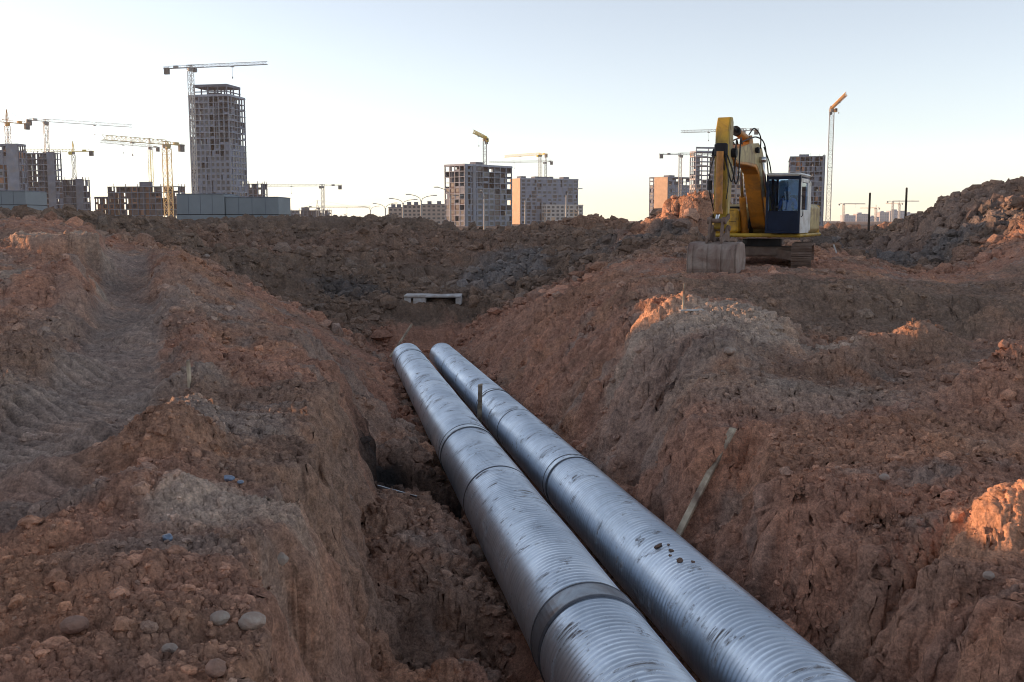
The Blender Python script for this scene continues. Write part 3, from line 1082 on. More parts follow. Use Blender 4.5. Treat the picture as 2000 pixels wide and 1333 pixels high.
def frame_block(root, x0, x1, y0, y1, z0, nf, fh, bays_x, bays_y, mats, infill, open_from, core=True, R=None, finished=None, parapet=True, brick_cols=(), glass_prob=.5, wall_side=None, mesh_floor=.28, partition=.6):
    """floor slabs, columns, infill and windows of one block, in the building's own axes"""
    R = R or random.Random(3)
    msl, mco, mwall, malt = mats
    for k in range(nf + 1):
        mb = MB()
        o = .35 if k < nf else .55
        mb.b2(x0 - o, x1 + o, y0 - o, y1 + o, z0 + k * fh - mesh_floor, z0 + k * fh)
        mb.build('floor_slab', msl, root)
    xs = [x0 + (x1 - x0) * i / bays_x for i in range(bays_x + 1)]
    ys = [y0 + (y1 - y0) * i / bays_y for i in range(bays_y + 1)]
    cs = .55
    H0, H1 = z0, z0 + nf * fh - mesh_floor - .003
    pts = [(x, y) for x in xs for y in (y0, y1)] + [(x, y) for x in (x0, x1) for y in ys[1:-1]]
    for (x, y) in pts:
        mb = MB()
        for k in range(nf):
            mb.b2(x - cs / 2, x + cs / 2, y - cs / 2, y + cs / 2, z0 + k * fh + .002, z0 + (k + 1) * fh - mesh_floor - .002)
        mb.build('column', mco, root)
    if core:
        cx0, cy0 = x0 + (x1 - x0) * .40, y0 + (y1 - y0) * .42
        cx1, cy1 = cx0 + min((x1 - x0) * .25, 7), cy0 + min((y1 - y0) * .3, 7)
        mb = MB()
        mb.b2(cx0, cx1, cy0, cy1, z0, z0 + nf * fh + 2.6)
        mb.build('lift_core', M['conc_d'], root)
    if wall_side:
        mb = MB()
        for (ax, a0, a1) in wall_side:
            if ax == 'y':      # on the y0 face between fractions
                mb.b2(x0 + (x1 - x0) * a0, x0 + (x1 - x0) * a1, y0 - .62, y0 + .1, z0, z0 + nf * fh + .4)
            else:
                mb.b2(x0 - .62, x0 + .1, y0 + (y1 - y0) * a0, y0 + (y1 - y0) * a1, z0, z0 + nf * fh + .4)
        mb.build('shear_wall', M['conc'], root)
    walls, alts, wins = [], [], []
    faces = []
    for i in range(bays_x):
        faces.append((0, xs[i], xs[i + 1], y0, i))
        faces.append((0, xs[i], xs[i + 1], y1, i + 50))
    for i in range(bays_y):
        faces.append((1, ys[i], ys[i + 1], x0, i + 100))
        faces.append((1, ys[i], ys[i + 1], x1, i + 150))

    def panel(mb, ax, a0, a1, c, zz0, zz1, th=.22, off=0.0):
        if ax == 0:
            mb.b2(a0, a1, c - th / 2 + off, c + th / 2 + off, zz0, zz1)
        else:
            mb.b2(c - th / 2 + off, c + th / 2 + off, a0, a1, zz0, zz1)
    for (ax, a0, a1, c, idx) in faces:
        b0, b1 = a0 + cs / 2 + .003, a1 - cs / 2 - .003
        kind_col = R.random()
        for k in range(nf):
            zz0, zz1 = z0 + k * fh + .004, z0 + (k + 1) * fh - mesh_floor - .004
            p = infill if k < open_from else infill * .16
            mid = (a0 + a1) / 2
            use = MB()
            (alts if (R.random() < .22 or idx in brick_cols) else walls).append((ax, c, use))
            r = R.random()
            if r > p and not (idx in brick_cols and R.random() < .7):
                if R.random() < .25:     # a half-built parapet wall
                    panel(use, ax, b0, b1, c, zz0, zz0 + .9)
                continue
            w = (b1 - b0)
            if R.random() < glass_prob:
                # wall with a window opening, the pane set back
                wa, wb = b0 + w * .17, b1 - w * .17
                za, zb = zz0 + .75, zz1 - .25
                panel(use, ax, b0, wa, c, zz0, zz1)
                panel(use, ax, wb, b1, c, zz0, zz1)
                panel(use, ax, wa, wb, c, zz0, za)
                panel(use, ax, wa, wb, c, zb, zz1)
                wins.append((ax, wa, wb, c, za, zb))
            elif R.random() < .5:
                panel(use, ax, b0, b0 + w * .62, c, zz0, zz1)
            else:
                panel(use, ax, b0, b1, c, zz0, zz1)
    def front(ax, c):
        return 0 if ((ax == 0 and c == y0) or (ax == 1 and c == x0)) else 1
    # rooms behind the facade: partitions seen through the open bays
    for q in (.33, .66):
        for (ax, lo, hi, n_b, cc) in ((0, x0, x1, bays_x, y0 + (y1 - y0) * q), (1, y0, y1, bays_y, x0 + (x1 - x0) * q)):
            for i in range(n_b):
                a0, a1 = lo + (hi - lo) * i / n_b, lo + (hi - lo) * (i + 1) / n_b
                mb = MB()
                if R.random() < partition:
                    panel(mb, ax, a0 + .02 + .05 * ax, a1 - .02 - .05 * ax, cc, z0 + .004, z0 + (nf - (R.random() < .4)) * fh - mesh_floor - .004, .16)
                if mb.v:
                    mb.build('partition_wall', malt if i % 3 else mco, root)
    for (lst, nm, mt) in ((walls, 'infill_wall', mwall), (alts, 'block_wall', malt)):
        lst = sorted([w for w in lst if w[2].v], key=lambda w: front(w[0], w[1]))
        over = MB()
        for n, (ax, c, mb) in enumerate(lst):
            if n < 100:
                mb.build(nm, mt, root)
            else:
                over.add(mb.v, mb.f)
        if over.v:
            o = over.build(nm + 's', mt, root)
            o['kind'] = 'stuff'
    # panes: those on the two faces towards the photo first, each its own part
    wins.sort(key=lambda w: 0 if ((w[0] == 0 and w[3] == y0) or (w[0] == 1 and w[3] == x0)) else 1)
    rest = MB()
    for n, (ax, a0, a1, c, za, zb) in enumerate(wins):
        mb = MB() if n < 60 else rest
        panel(mb, ax, a0 + .01, a1 - .01, c, za + .01, zb - .01, .06)
        mid = (a0 + a1) / 2
        if n < 60:
            mb.build('window', M['glass'], root)
    if rest.v:
        o = rest.build('windows', M['glass'], root)
        o['kind'] = 'stuff'
    if parapet:
        zt = z0 + nf * fh
        mb = MB()
        for (a, b, c_, d_) in ((x0 - .4, x1 + .4, y0 - .4, y0 - .15), (x0 - .4, x1 + .4, y1 + .15, y1 + .4), (x0 - .4, x0 - .15, y0 - .15, y1 + .15), (x1 + .15, x1 + .4, y0 - .15, y1 + .15)):
            mb.b2(a, b, c_, d_, zt + .002, zt + .8)
        mb.build('parapet', msl, root)
    else:
        for (x, y) in pts[::2]:
            mb = MB()
            for dx in (-.2, .2):
                mb.b2(x + dx - .07, x + dx + .07, y - .07, y + .07, z0 + nf * fh + .002, z0 + nf * fh + R.uniform(.9, 1.7))
            mb.build('rebar_bundle', M['ex_trk'], root)


def frame_building(label, uc, ul, ur, D, alpha, vtop, bx, by, mats=None, infill=.5, open_from=99, fh=3.0, seed=1, **kw):
    C, e1, e2 = px_basis(uc, D, alpha)
    w1 = abs(px_width(C, e1, ur))
    w2 = abs(px_width(C, e2, ul))
    w1, w2 = min(max(w1, 6), 60), min(max(w2, 6), 60)
    ztop = Z_at(vtop, D)
    nf = max(2, int(round((ztop - GZ) / fh)))
    fh = (ztop - GZ) / nf
    root = empty('tower_block' if nf > 15 else 'concrete_building', (C[0], C[1], GZ), math.radians(alpha), label, 'building')
    mats = mats or (M['conc_l'], M['conc'], M['block'], M['redbrick'])
    frame_block(root, 0, w1, 0, w2, 0, nf, fh, bx, by, mats, infill, open_from, R=random.Random(seed), **kw)
    return root, w1, w2, nf, fh


# left cluster
frame_building('grey concrete block cut by the left edge of the picture, with brown brick window bays', 43, -60, 49, 515, 84, 284, 3, 7, (M['conc'], M['conc_d'], M['conc'], M['brick']), .85, 12, seed=3, wall_side=[('x', .0, .22)], brick_cols=(104, 105, 106))
frame_building('half open concrete skeleton with sky showing through its upper floors, beside the left edge block', 112, 38, 118, 545, 82, 299, 2, 7, (M['conc_l'], M['conc_d'], M['redbrick'], M['block']), .55, 7, seed=5, wall_side=[('x', .0, .18)], parapet=False, core=False)
frame_building('lowest of the three leftmost concrete skeletons, sky showing through its top floors', 165, 108, 172, 560, 80, 351, 2, 5, (M['conc_l'], M['conc_d'], M['block'], M['block']), .75, 4, seed=8, wall_side=[('x', .0, .22)], parapet=False, core=False)
r_, w1, w2, nf, fh = frame_building('wide low brown concrete skeleton with a lower wing, behind the yellow lattice crane mast', 352, 214, 361, 560, 80, 364, 2, 12, (M['conc_l'], M['conc_d'], M['redbrick'], M['brick']), .42, 99, seed=11, partition=.4, parapet=False)
frame_block(r_, 1, w1, w2 + .8, w2 + 8.6, 0, nf - 2, fh, 2, 2, (M['conc_d'], M['conc_d'], M['brick'], M['brick']), .35, 99, core=False, R=random.Random(12))
# the tall tower
r_, w1, w2, nf, fh = frame_building('tallest unfinished grey tower with an open frame crown on its roof', 453, 378, 484, 520, 78, 187, 6, 8, (M['conc_l'], M['conc'], M['facade_grey'], M['block']), .90, 14, seed=21, brick_cols=(104,), glass_prob=.8, partition=.85)
mb = MB()
for x in (1.5, w1 * .5, w1 - 2):
    for y in (1.5, w2 * .3, w2 * .55, w2 * .9):
        mb.b2(x - .3, x + .3, y - .3, y + .3, nf * fh + .01, nf * fh + 4.6)
mb.b2(1.1, w1 - 1.6, 1.1, w2 * .9 + .5, nf * fh + 4.6, nf * fh + 5.9)
mb.b2(1.1, w1 - 1.6, 1.1, 1.5, nf * fh + 2.0, nf * fh + 2.5)
mb.b2(1.1, 1.5, 1.5, w2 * .9, nf * fh + 2.0, nf * fh + 2.5)
mb.build('roof_frame', M['conc_d'], r_)
frame_building('small concrete skeleton peeping out right of the tall tower', 514, 478, 518, 600, 78, 359, 2, 4, (M['conc'], M['conc'], M['redbrick'], M['block']), .4, 99, seed=23, parapet=False, core=False)
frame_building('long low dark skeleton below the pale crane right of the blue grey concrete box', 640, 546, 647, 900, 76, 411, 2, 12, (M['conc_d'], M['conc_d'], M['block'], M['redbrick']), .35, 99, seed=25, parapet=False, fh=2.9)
# centre
frame_building('square open concrete skeleton in the centre with a yellow crane on top', 908, 870, 999, 560, 47, 323, 8, 4, (M['conc_l'], M['conc'], M['conc'], M['redbrick']), .82, 7, seed=31, partition=.8, wall_side=[('y', 0, .05), ('y', .16, .22)], brick_cols=(102,), glass_prob=.85)
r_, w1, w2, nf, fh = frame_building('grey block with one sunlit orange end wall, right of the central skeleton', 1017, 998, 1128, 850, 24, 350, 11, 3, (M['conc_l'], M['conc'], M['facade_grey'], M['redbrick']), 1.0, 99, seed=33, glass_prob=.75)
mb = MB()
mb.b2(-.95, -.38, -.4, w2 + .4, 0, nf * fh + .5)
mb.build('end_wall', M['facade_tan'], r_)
frame_block(r_, w1 * .36, w1 * 1.0, -9, -1.2, 0, 5, fh, 8, 2, (M['facade_pale'], M['facade_pale'], M['facade_pale'], M['facade_tan']), 1.0, 99, core=False, R=random.Random(34), glass_prob=.8)
for (a, b) in ((.05, .14), (.3, .36), (.55, .62), (.8, .9)):
    mb = MB()
    mb.b2(w1 * a, w1 * b, w2 * .3, w2 * .7, nf * fh, nf * fh + 2.6)
    mb.build('roof_hut', M['conc_d'], r_)


def flats(label, secs, D, mat, rows, seed):
    """finished slab block of several sections, each with its wall and windows"""
    R = random.Random(seed)
    u0, u1 = secs[0][0], secs[-1][1]
    x0 = X_at(u0, D)
    root = empty('apartment_block', (x0, D, GZ), 0, label, 'building')
    nwin = 0
    rest = MB()
    for (ua, ub, vt) in secs:
        a, b = X_at(ua, D) - x0, X_at(ub, D) - x0
        h = Z_at(vt, D) - GZ
        mb = MB()
        mb.b2(a, b - .05, 0, 14, 0, h)
        mb.build('wall', mat, root)
        k = MB()
        k.b2(a - .3, b + .2, -.3, 14.3, h + .003, h + .5)
        k.build('roof', M['conc_d'], root)
        nx = max(2, int((b - a) / 3.4))
        nz = int(h / 3.0)
        for i in range(nx):
            for j in range(nz):
                xa = a + (b - a) * (i + .22) / nx
                xb = a + (b - a) * (i + .78) / nx
                za = j * h / nz + .9
                w = MB() if nwin < 90 and j >= nz - 5 else rest
                w.b2(xa, xb, -.06, .1, za, za + 1.6)
                if w is not rest:
                    w.build('window', M['glass'], root)
                    nwin += 1
        for q in (.3, .7):
            hut = MB()
            xx = a + (b - a) * q
            hut.b2(xx - 1.6, xx + 1.6, 4, 8, h + .51, h + 2.9)
            hut.build('roof_hut', M['conc_d'], root)
    if rest.v:
        o = rest.build('windows', M['glass'], root)
        o['kind'] = 'stuff'
    return root


flats('long beige finished flats of three sections, left of the central skeleton', [(759, 786, 406), (788, 822, 401.5), (824, 871, 400)], 850, M['facade_beige'], 5, 40)
# right
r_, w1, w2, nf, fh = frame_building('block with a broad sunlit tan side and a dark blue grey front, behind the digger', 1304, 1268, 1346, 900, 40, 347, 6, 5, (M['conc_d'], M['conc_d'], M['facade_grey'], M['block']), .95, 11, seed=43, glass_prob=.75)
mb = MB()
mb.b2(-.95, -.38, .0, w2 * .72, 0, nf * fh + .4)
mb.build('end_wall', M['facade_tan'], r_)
r_, w1, w2, nf, fh = frame_building('block with pale finished lower floors and bare upper frame behind the digger arm', 1357, 1346, 1480, 700, 14, 297, 11, 3, (M['conc_l'], M['conc'], M['facade_pale'], M['facade_tan']), 1.0, 9, seed=45, glass_prob=.85)
mb = MB()
mb.b2(.2, w1 * .8, .6, 1.0, nf * fh + 2.2, nf * fh + 3.4)
for i in range(5):
    mb.b2(.2 + w1 * .19 * i, .7 + w1 * .19 * i, .6, 1.0, nf * fh + .01, nf * fh + 2.2)
mb.build('roof_frame', M['conc'], r_)
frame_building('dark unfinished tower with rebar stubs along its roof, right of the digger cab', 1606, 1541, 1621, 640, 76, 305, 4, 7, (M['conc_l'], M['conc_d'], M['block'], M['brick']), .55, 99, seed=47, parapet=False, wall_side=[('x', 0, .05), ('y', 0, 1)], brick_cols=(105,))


# low blue-grey concrete boxes standing just behind the dirt ridge
def conc_box(label, secs, D, vb, seam_v, depth):
    x0 = X_at(secs[0][0], D)
    root = empty('concrete_box', (x0, D, GZ), 0, label, 'concrete box')
    for i, (ua, ub, vt) in enumerate(secs):
        a, b = X_at(ua, D) - x0, X_at(ub, D) - x0
        h, hs = Z_at(vt, D) - GZ, Z_at(seam_v, D) - GZ
        mb = MB()
        y0 = -.25 if i == 0 else 0
        mb.cbox(((a + b) / 2, y0 + depth / 2, hs / 2), (b - a - .02, depth, hs - .16), .02)
        mb.build('lower_wall', M['boxconc'], root)
        mb = MB()
        mb.cbox(((a + b) / 2, y0 + depth / 2, (h + hs) / 2), (b - a - .02, depth - .02, h - hs - .004), .02)
        mb.build('upper_wall', M['boxconc'], root)
        mb = MB()
        mb.b2(a + .06, b - .06, y0 + .05, y0 + depth - .05, hs - .1, hs - .001)
        mb.build('joint', M['ex_blk'], root)
        for q in range(1, 4):
            mb = MB()
            xx = a + (b - a) * q / 4
            mb.b2(xx - .02, xx + .02, y0 - .012, y0 + .05, hs + .01, h - .01)
            mb.build('panel_joint', M['conc_d'], root)
        k = MB()
        k.cbox(((a + b) / 2, y0 + depth / 2, h + .05), (b - a + .06, depth + .1, .09), .02)
        k.build('coping', M['conc'], root)
    return root


conc_box('wide windowless blue grey concrete box in front of the tall tower', [(347, 440, 380), (441, 545, 386)], 130, 436, 419, 7)
conc_box('smaller windowless blue grey concrete box at the left edge of the picture', [(-40, 54, 374)], 130, 420, 400, 6)

# hazy town on the right horizon
for i, (ua, ub, vt, m, lb) in enumerate([
    (1648, 1671, 421, 'far_wall', 'low pale far house nearest the tall right hand crane'),
    (1673, 1695, 418, 'far_wall2', 'pale far building just left of the first dark pole'),
    (1699, 1717, 424, 'far_wall', 'lowest pale far house right of the first dark pole'),
    (1718, 1736, 415, 'far_wall2', 'narrow far tan block midway between the two dark poles'),
    (1738, 1767, 412, 'far_wall', 'tallest pale far block, just left of the taller dark pole'),
    (1769, 1789, 417, 'far_wall', 'pale far block just right of the taller dark pole'),
    (1790, 1812, 420, 'far_wall2', 'low pale far block at the foot of the right spoil hill')]):
    D = 2300 + 37 * i
    x0 = X_at(ua, D)
    root = empty('far_building', (x0, D, GZ), 0, lb, 'building')
    w, h = X_at(ub, D) - x0, Z_at(vt, D) - GZ
    mb = MB()
    mb.b2(0, w, 0, 25, 0, h)
    mb.build('wall', M[m], root)
    mb = MB()
    mb.b2(w * .2, w * .5, 5, 15, h + .01, h + 3)
    mb.b2(-.5, w + .5, -.5, 25.5, h - .6, h)
    mb.build('roof', M['conc_l'], root)
    nz = max(2, int(h / 3.4))
    for j in range(nz):
        k = MB()
        nx = max(2, int(w / 4.5))
        for q in range(nx):
            k.b2(w * (q + .2) / nx, w * (q + .75) / nx, -.08, .1, j * h / nz + 1, j * h / nz + 2.4)
        k.build('window_row', M['facade_grey'], root)


# ------------------------------------------------------------------ tower cranes
def lattice(mb, p0, p1, w, h, n, t, tri=False):
    """lattice girder from p0 to p1 (square or triangular section, the triangle's apex on top)"""
    p0, p1 = Vector(p0), Vector(p1)
    d = (p1 - p0).normalized()
    up = Vector((0, 0, 1)) if abs(d.z) < .9 else Vector((1, 0, 0))
    sd = d.cross(up).normalized()
    up = sd.cross(d).normalized()
    if tri:
        offs = [-sd * w / 2, sd * w / 2, up * h]
    else:
        offs = [-sd * w / 2 - up * h / 2, sd * w / 2 - up * h / 2, sd * w / 2 + up * h / 2, -sd * w / 2 + up * h / 2]
    m = len(offs)
    for o in offs:
        mb.bar(p0 + o, p1 + o, t * 1.35)
    for k in range(n):
        a = p0 + (p1 - p0) * (k / n)
        b = p0 + (p1 - p0) * ((k + 1) / n)
        for i in range(m):
            j = (i + 1) % m
            if k % 2:
                mb.bar(a + offs[i], b + offs[j], t * .8)
            else:
                mb.bar(a + offs[j], b + offs[i], t * .8)
            mb.bar(a + offs[i], a + offs[j], t * .7)


def solve_yaw(X, Y, z, L, uend, toward):
    best, by = 1e9, 0
    for k in range(0, 3600):
        a = 2 * PI * k / 3600
        if (math.sin(a) < 0) != toward:
            continue
        xe, ye = X + L * math.cos(a), Y + L * math.sin(a)
        vz = CT * ye - ST * z
        u = 1000 + F * xe / vz
        if abs(u - uend) < best:
            best, by = abs(u - uend), a
    return by


CRANE_G = 'tower cranes over the building sites'


def crane(label, u, v, D, L, uend, toward, cl, cm, cj=None, mw=1.9, style='flat', ballast=True, base_v=None, t=.16, jh=1.5, tilt=0.0):
    z = Z_at(v, D)
    X = X_at(u, D, v)
    zb = GZ if base_v is None else Z_at(base_v, D)
    yaw = solve_yaw(X, D, z, L, uend, toward)
    root = empty('tower_crane', (X, D, zb), yaw, label, 'crane', CRANE_G)
    h = z - zb
    mj = M[cj or cm]
    mm = M[cm]
    mb = MB()
    lattice(mb, (0, 0, 0), (0, 0, h - 1.6), mw, mw, max(6, int(h / mw)), t)
    mast = mb.build('mast', mm, root)
    mb = MB()
    mb.cyl((0, 0, h - 1.6), (0, 0, h - .2), mw * .62, mw * .72, 12)
    mb.build('slewing_ring', M['cr_gry'], root)
    mb = MB()
    mb.cbox((1.2, mw * .85, h - .9), (2.0, 1.4, 2.0), .2)
    cab = mb.build('cab', mj, root)
    k = MB()
    k.box((2.16, mw * .85, h - .7), (.12, 1.1, 1.1))
    k.build('window', M['glass'], cab)
    mb = MB()
    tz = math.tan(tilt) * L
    lattice(mb, (0, 0, h), (L, 0, h + tz), 1.3, jh, int(L / 2.2), t * .85, tri=True)
    jib = mb.build('jib', mj, root)
    k = MB()
    tx = L * .55
    k.box((tx, 0, h + tz * .55 - .35), (1.4, 1.2, .4))
    k.bar((tx, 0, h + tz * .55 - .5), (tx, 0, h + tz * .55 - 5), .08)
    k.cbox((tx, 0, h + tz * .55 - 5.4), (.5, .4, .9), .08)
    k.build('hook_trolley', M['cr_gry'], jib)
    mb = MB()
    mb.box((-cl / 2, 0, h + .15), (cl, 1.3, .35))
    for s in (-.6, .6):
        mb.bar((0, s, h + 1.2), (-cl, s, h + 1.2), .09)
        for q in range(6):
            mb.bar((-cl * q / 5, s, h + .3), (-cl * q / 5, s, h + 1.2), .07)
    mb.box((-cl * .55, 0, h + .85), (2.2, 1.2, 1.0))
    mb.build('counter_jib', mj, root)
    if ballast:
        mb = MB()
        for q in range(3):
            mb.cbox((-cl + .6 + q * .85, 0, h - 1.0), (.78, 1.5, 3.2), .08)
        mb.build('counterweight', M['cr_wt'], root)
    mb = MB()
    if style == 'apex':
        ah = 6.5
        for sx in (-.8, .8):
            for sy in (-.6, .6):
                mb.bar((sx, sy, h + .2), (0, sy * .2, h + ah), .22)
        for zz in (1.8, 3.4):
            f = 1 - zz / ah
            for s in (-1, 1):
                mb.bar((-.8 * f, s * .6 * f, h + zz), (.8 * f, s * .6 * f, h + zz), .14)
        mb.build('apex', mj, root)
        k = MB()
        k.bar((0, 0, h + ah), (L * .62, 0, h + jh + tz * .62), .10)
        k.bar((0, 0, h + ah), (-cl * .92, 0, h + .5), .10)
        k.build('tie_bar', M['cr_gry'], root)
    else:
        lattice(mb, (-1.6, 0, h + .2), (1.6, 0, h + .2), 1.5, 2.2, 2, .18)
        mb.build('tower_head', mj, root)
    return root


crane('leftmost crane with an orange head and a dark ballast block hanging right of its mast', 14, 240, 520, 50, -180, True, 12.5, 'cr_wht', 'cr_org', style='apex')
crane('pale crane with a long thin jib reaching right, second from the left edge', 89, 238, 560, 48, 258, False, 10, 'cr_gry', 'cr_wht', style='flat')
crane('small pale pointed crane above the lowest of the three leftmost skeletons', 143, 297, 640, 34, 40, False, 13, 'cr_wht', 'cr_yel', style='apex', mw=1.7)
crane('thin pale yellow crane standing behind the wide low brown skeleton', 293, 288, 720, 46, 195, True, 9, 'cr_yel', 'cr_wht', style='apex', mw=2.2)
crane('tan lattice crane in front of the wide low brown skeleton, tan ballast by the tower', 325, 283, 450, 32, 200, True, 9.5, 'cr_tan', 'cr_tan', style='flat', mw=2.7, t=.2, jh=2.0)
crane('tallest crane beside the tall grey tower with jib over its roof', 372, 133, 505, 41, 522, True, 14.5, 'cr_wht', 'cr_gry', style='flat', mw=2.1, jh=1.4)
crane('pale crane above the long low dark skeleton, its jib reaching left', 630, 364, 800, 46, 520, False, 15.5, 'cr_wht', 'cr_gry', style='flat', mw=2.0)
crane('squat grey crane low above the long dark skeleton roof', 620, 406, 900, 46, 735, False, 11, 'cr_wht', 'cr_gry', style='apex', mw=1.7)
crane('yellow crane standing on the central skeleton, its jib pointing at the viewer', 947, 271, 575, 36, 925, True, 7, 'cr_wht', 'cr_yel', style='flat', base_v=322, mw=1.9, jh=1.7)
crane('pale yellow crane over the block with the orange end wall', 1055, 303, 900, 48, 985, False, 9, 'cr_gry', 'cr_yel', style='flat', mw=2.3, jh=2.0)
crane('smaller crane with a dark head just right of the pale yellow one', 1066, 317, 980, 56, 955, False, 7, 'cr_gry', 'cr_wht', style='apex', mw=1.8)
crane('pale crane above the tan sided block, ballast hanging left of its mast', 1329, 303, 760, 42, 1440, False, 15.5, 'cr_wht', 'cr_gry', style='flat', mw=1.9)
crane('tall thin crane right of the dark tower, orange jib pointing at the viewer', 1625, 213, 560, 60, 1652, True, 7, 'cr_wht', 'cr_org', style='flat', mw=2.3, jh=1.7)
crane('crane whose grey counter jib shows just above the bent digger arm', 1452, 256, 660, 40, 1330, False, 9.5, 'cr_wht', 'cr_gry', style='flat', mw=1.9)
for i, (u, v, ue, lb) in enumerate([(1648, 399, 1690, 'far pale crane left of the hazy town'), (1711, 407, 1680, 'far pale crane between the two dark poles, the lowest one'), (1744, 394, 1795, 'far pale crane left of the taller dark pole, highest of the far ones'), (1757, 398, 1730, 'far pale crane closest to the taller dark pole')]):
    crane(lb, u, v, 1900 + 60 * i, 52, ue, False, 12, 'cr_wht', 'cr_wht', style='apex' if i % 2 else 'flat', mw=3, t=.4)


# ------------------------------------------------------------------ street lamps along the far road
def lamp_post(label, u, v, D, heads, single=False):
    zt = Z_at(v, D)
    X = X_at(u, D)
    zb = -3.2
    root = empty('street_lamp', (X, D, zb), 0, label, 'street lamp', 'street lamps along the far road')
    h = zt - zb
    mb = MB()
    mb.cyl((0, 0, 0), (0, 0, h), .14, .09, 8)
    mb.build('post', M['steel'], root)
    for (uh, vh) in heads:
        dx, dz = X_at(uh, D) - X, Z_at(vh, D) - zt
        pts = [(0, 0, h - .4), (dx * .08, 0, h + dz * .35), (dx * .35, 0, h + dz * .75), (dx * .78, 0, h + dz)]
        a = MB()
        a.tube(pts, .05, 6)
        arm = a.build('arm', M['steel'], root)
        k = MB()
        k.cbox((dx * .88, 0, h + dz), (abs(dx) * .26 + .15, .3, .13), .05)
        k.build('lamp_head', M['lamp'], arm)
    return root


lamp_post('double armed street lamp farthest left, small above the ridge', 724, 410, 225, [(700, 403), (741, 403)])
lamp_post('double armed street lamp just left of the beige flats', 753, 407, 190, [(729, 398), (776, 397)])
lamp_post('double armed street lamp in front of the left section of beige flats', 787.5, 397, 168, [(761, 388), (815, 390)])
lamp_post('largest double armed street lamp, before the right section of beige flats', 823, 392, 153, [(794, 380), (853, 382)])
lamp_post('double armed street lamp at the left edge of the central skeleton', 880, 384, 141, [(849, 366), (904, 382)])
lamp_post('double armed street lamp in front of the middle of the central skeleton', 946, 390, 150, [(940, 373), (953, 391)])
lamp_post('single armed street lamp before the end wall right of the central skeleton', 1026, 392, 150, [(1060, 382)], True)
lamp_post('single armed street lamp before the pale lower wing of the grey block', 1106, 382, 150, [(1136, 369)], True)
lamp_post('short street lamp with bent head left of the orange mound', 1131, 408, 180, [(1126, 411)], True)
lamp_post('street lamp with long curved arm at the right end of the wide concrete box', 555, 415, 140, [(543, 388)], True)
lamp_post('lone thin street lamp left of the double armed ones', 677, 421, 200, [(672, 419)], True)


# ------------------------------------------------------------------ finding the ground under a line of sight
def hit(u, v, r0=2.6, r1=80):
    a, b, c = ray(u, v)
    ys = np.exp(np.linspace(math.log(r0), math.log(r1), 900))
    x, z = a / b * ys, c / b * ys
    hz = zgrid(x, ys)
    k = np.argmax(hz > z)
    return Vector((x[k], ys[k], hz[k]))


def pole(label, u, vt, vb, D, r=.07):
    g = P(u, vb, D)
    zb = H(g[0], D) - .4
    zt = Z_at(vt, D)
    mb = MB()
    mb.cyl((0, 0, 0), (0, 0, zt - zb), r, r * .85, 10)
    mb.cyl((0, 0, zt - zb), (0, 0, zt - zb + .04), r * .85, r * .5, 10)
    o = mb.build('wooden_pole', M['pole'], None)
    o.location = (g[0], D, zb)
    tag(o, label, 'pole', 'dark poles on the right ridge')


pole('shorter of the two dark poles on the right hand ridge', 1697, 378, 434, 60)
pole('taller of the two dark poles on the right hand ridge', 1768, 368, 434, 60)


def stick(name, label, a, b, w, d, mat, cat, group=None):
    """a sawn timber between two points, ends slightly rough"""
    a, b = Vector(a), Vector(b)
    L = (b - a).length
    n = 9
    R = random.Random(int(L * 1000))
    vs, fs = [], []
    for k in range(n):
        x = L * k / (n - 1)
        bow = (.006 if L > 1.5 else 0) * math.sin(PI * k / (n - 1)) * L
        for (yy, zz) in ((-w / 2, -d / 2), (w / 2, -d / 2), (w / 2, d / 2), (-w / 2, d / 2)):
            vs.append((x + (R.uniform(-.02, .02) if k in (0, n - 1) else 0), yy + R.uniform(-.002, .002), zz + bow + R.uniform(-.002, .002)))
    for k in range(n - 1):
        for i in range(4):
            j = (i + 1) % 4
            fs.append((k * 4 + i, k * 4 + j, k * 4 + 4 + j, k * 4 + 4 + i))
    fs += [(3, 2, 1, 0), tuple(range((n - 1) * 4, n * 4))]
    mb = MB()
    mb.add(vs, fs)
    o = mb.build(name, mat, None)
    q = (b - a).to_track_quat('X', 'Z')
    o.rotation_mode = 'QUATERNION'
    o.rotation_quaternion = q
    o.location = a
    tag(o, label, cat, group)
    return o


# stake between the pipes
p = pipe_pt(2.86, FLOOR + .1, 21.7)
top = Vector(P(938, 752, 20.9))
stick('wooden_stake', 'upright wooden stake standing between the two pipes', p, top, .09, .05, M['wood'], 'stake')
# leaning plank on the right wall
g1 = hit(1328, 1040)
g0 = hit(1432, 838)
pull = 0.0
while pull < .12:
    pull += .004
    e0, e1 = g1 * (1 - pull * .35), g0 * (1 - pull)
    if all(e0.lerp(e1, k / 12).z > H(*e0.lerp(e1, k / 12).to_2d()) + .02 for k in range(1, 13)):
        break
stick('wooden_plank', 'pale plank leaning on the right trench wall', e0 + (e0 - e1) * .03, e1,
      .095, .03, M['wood'], 'plank')
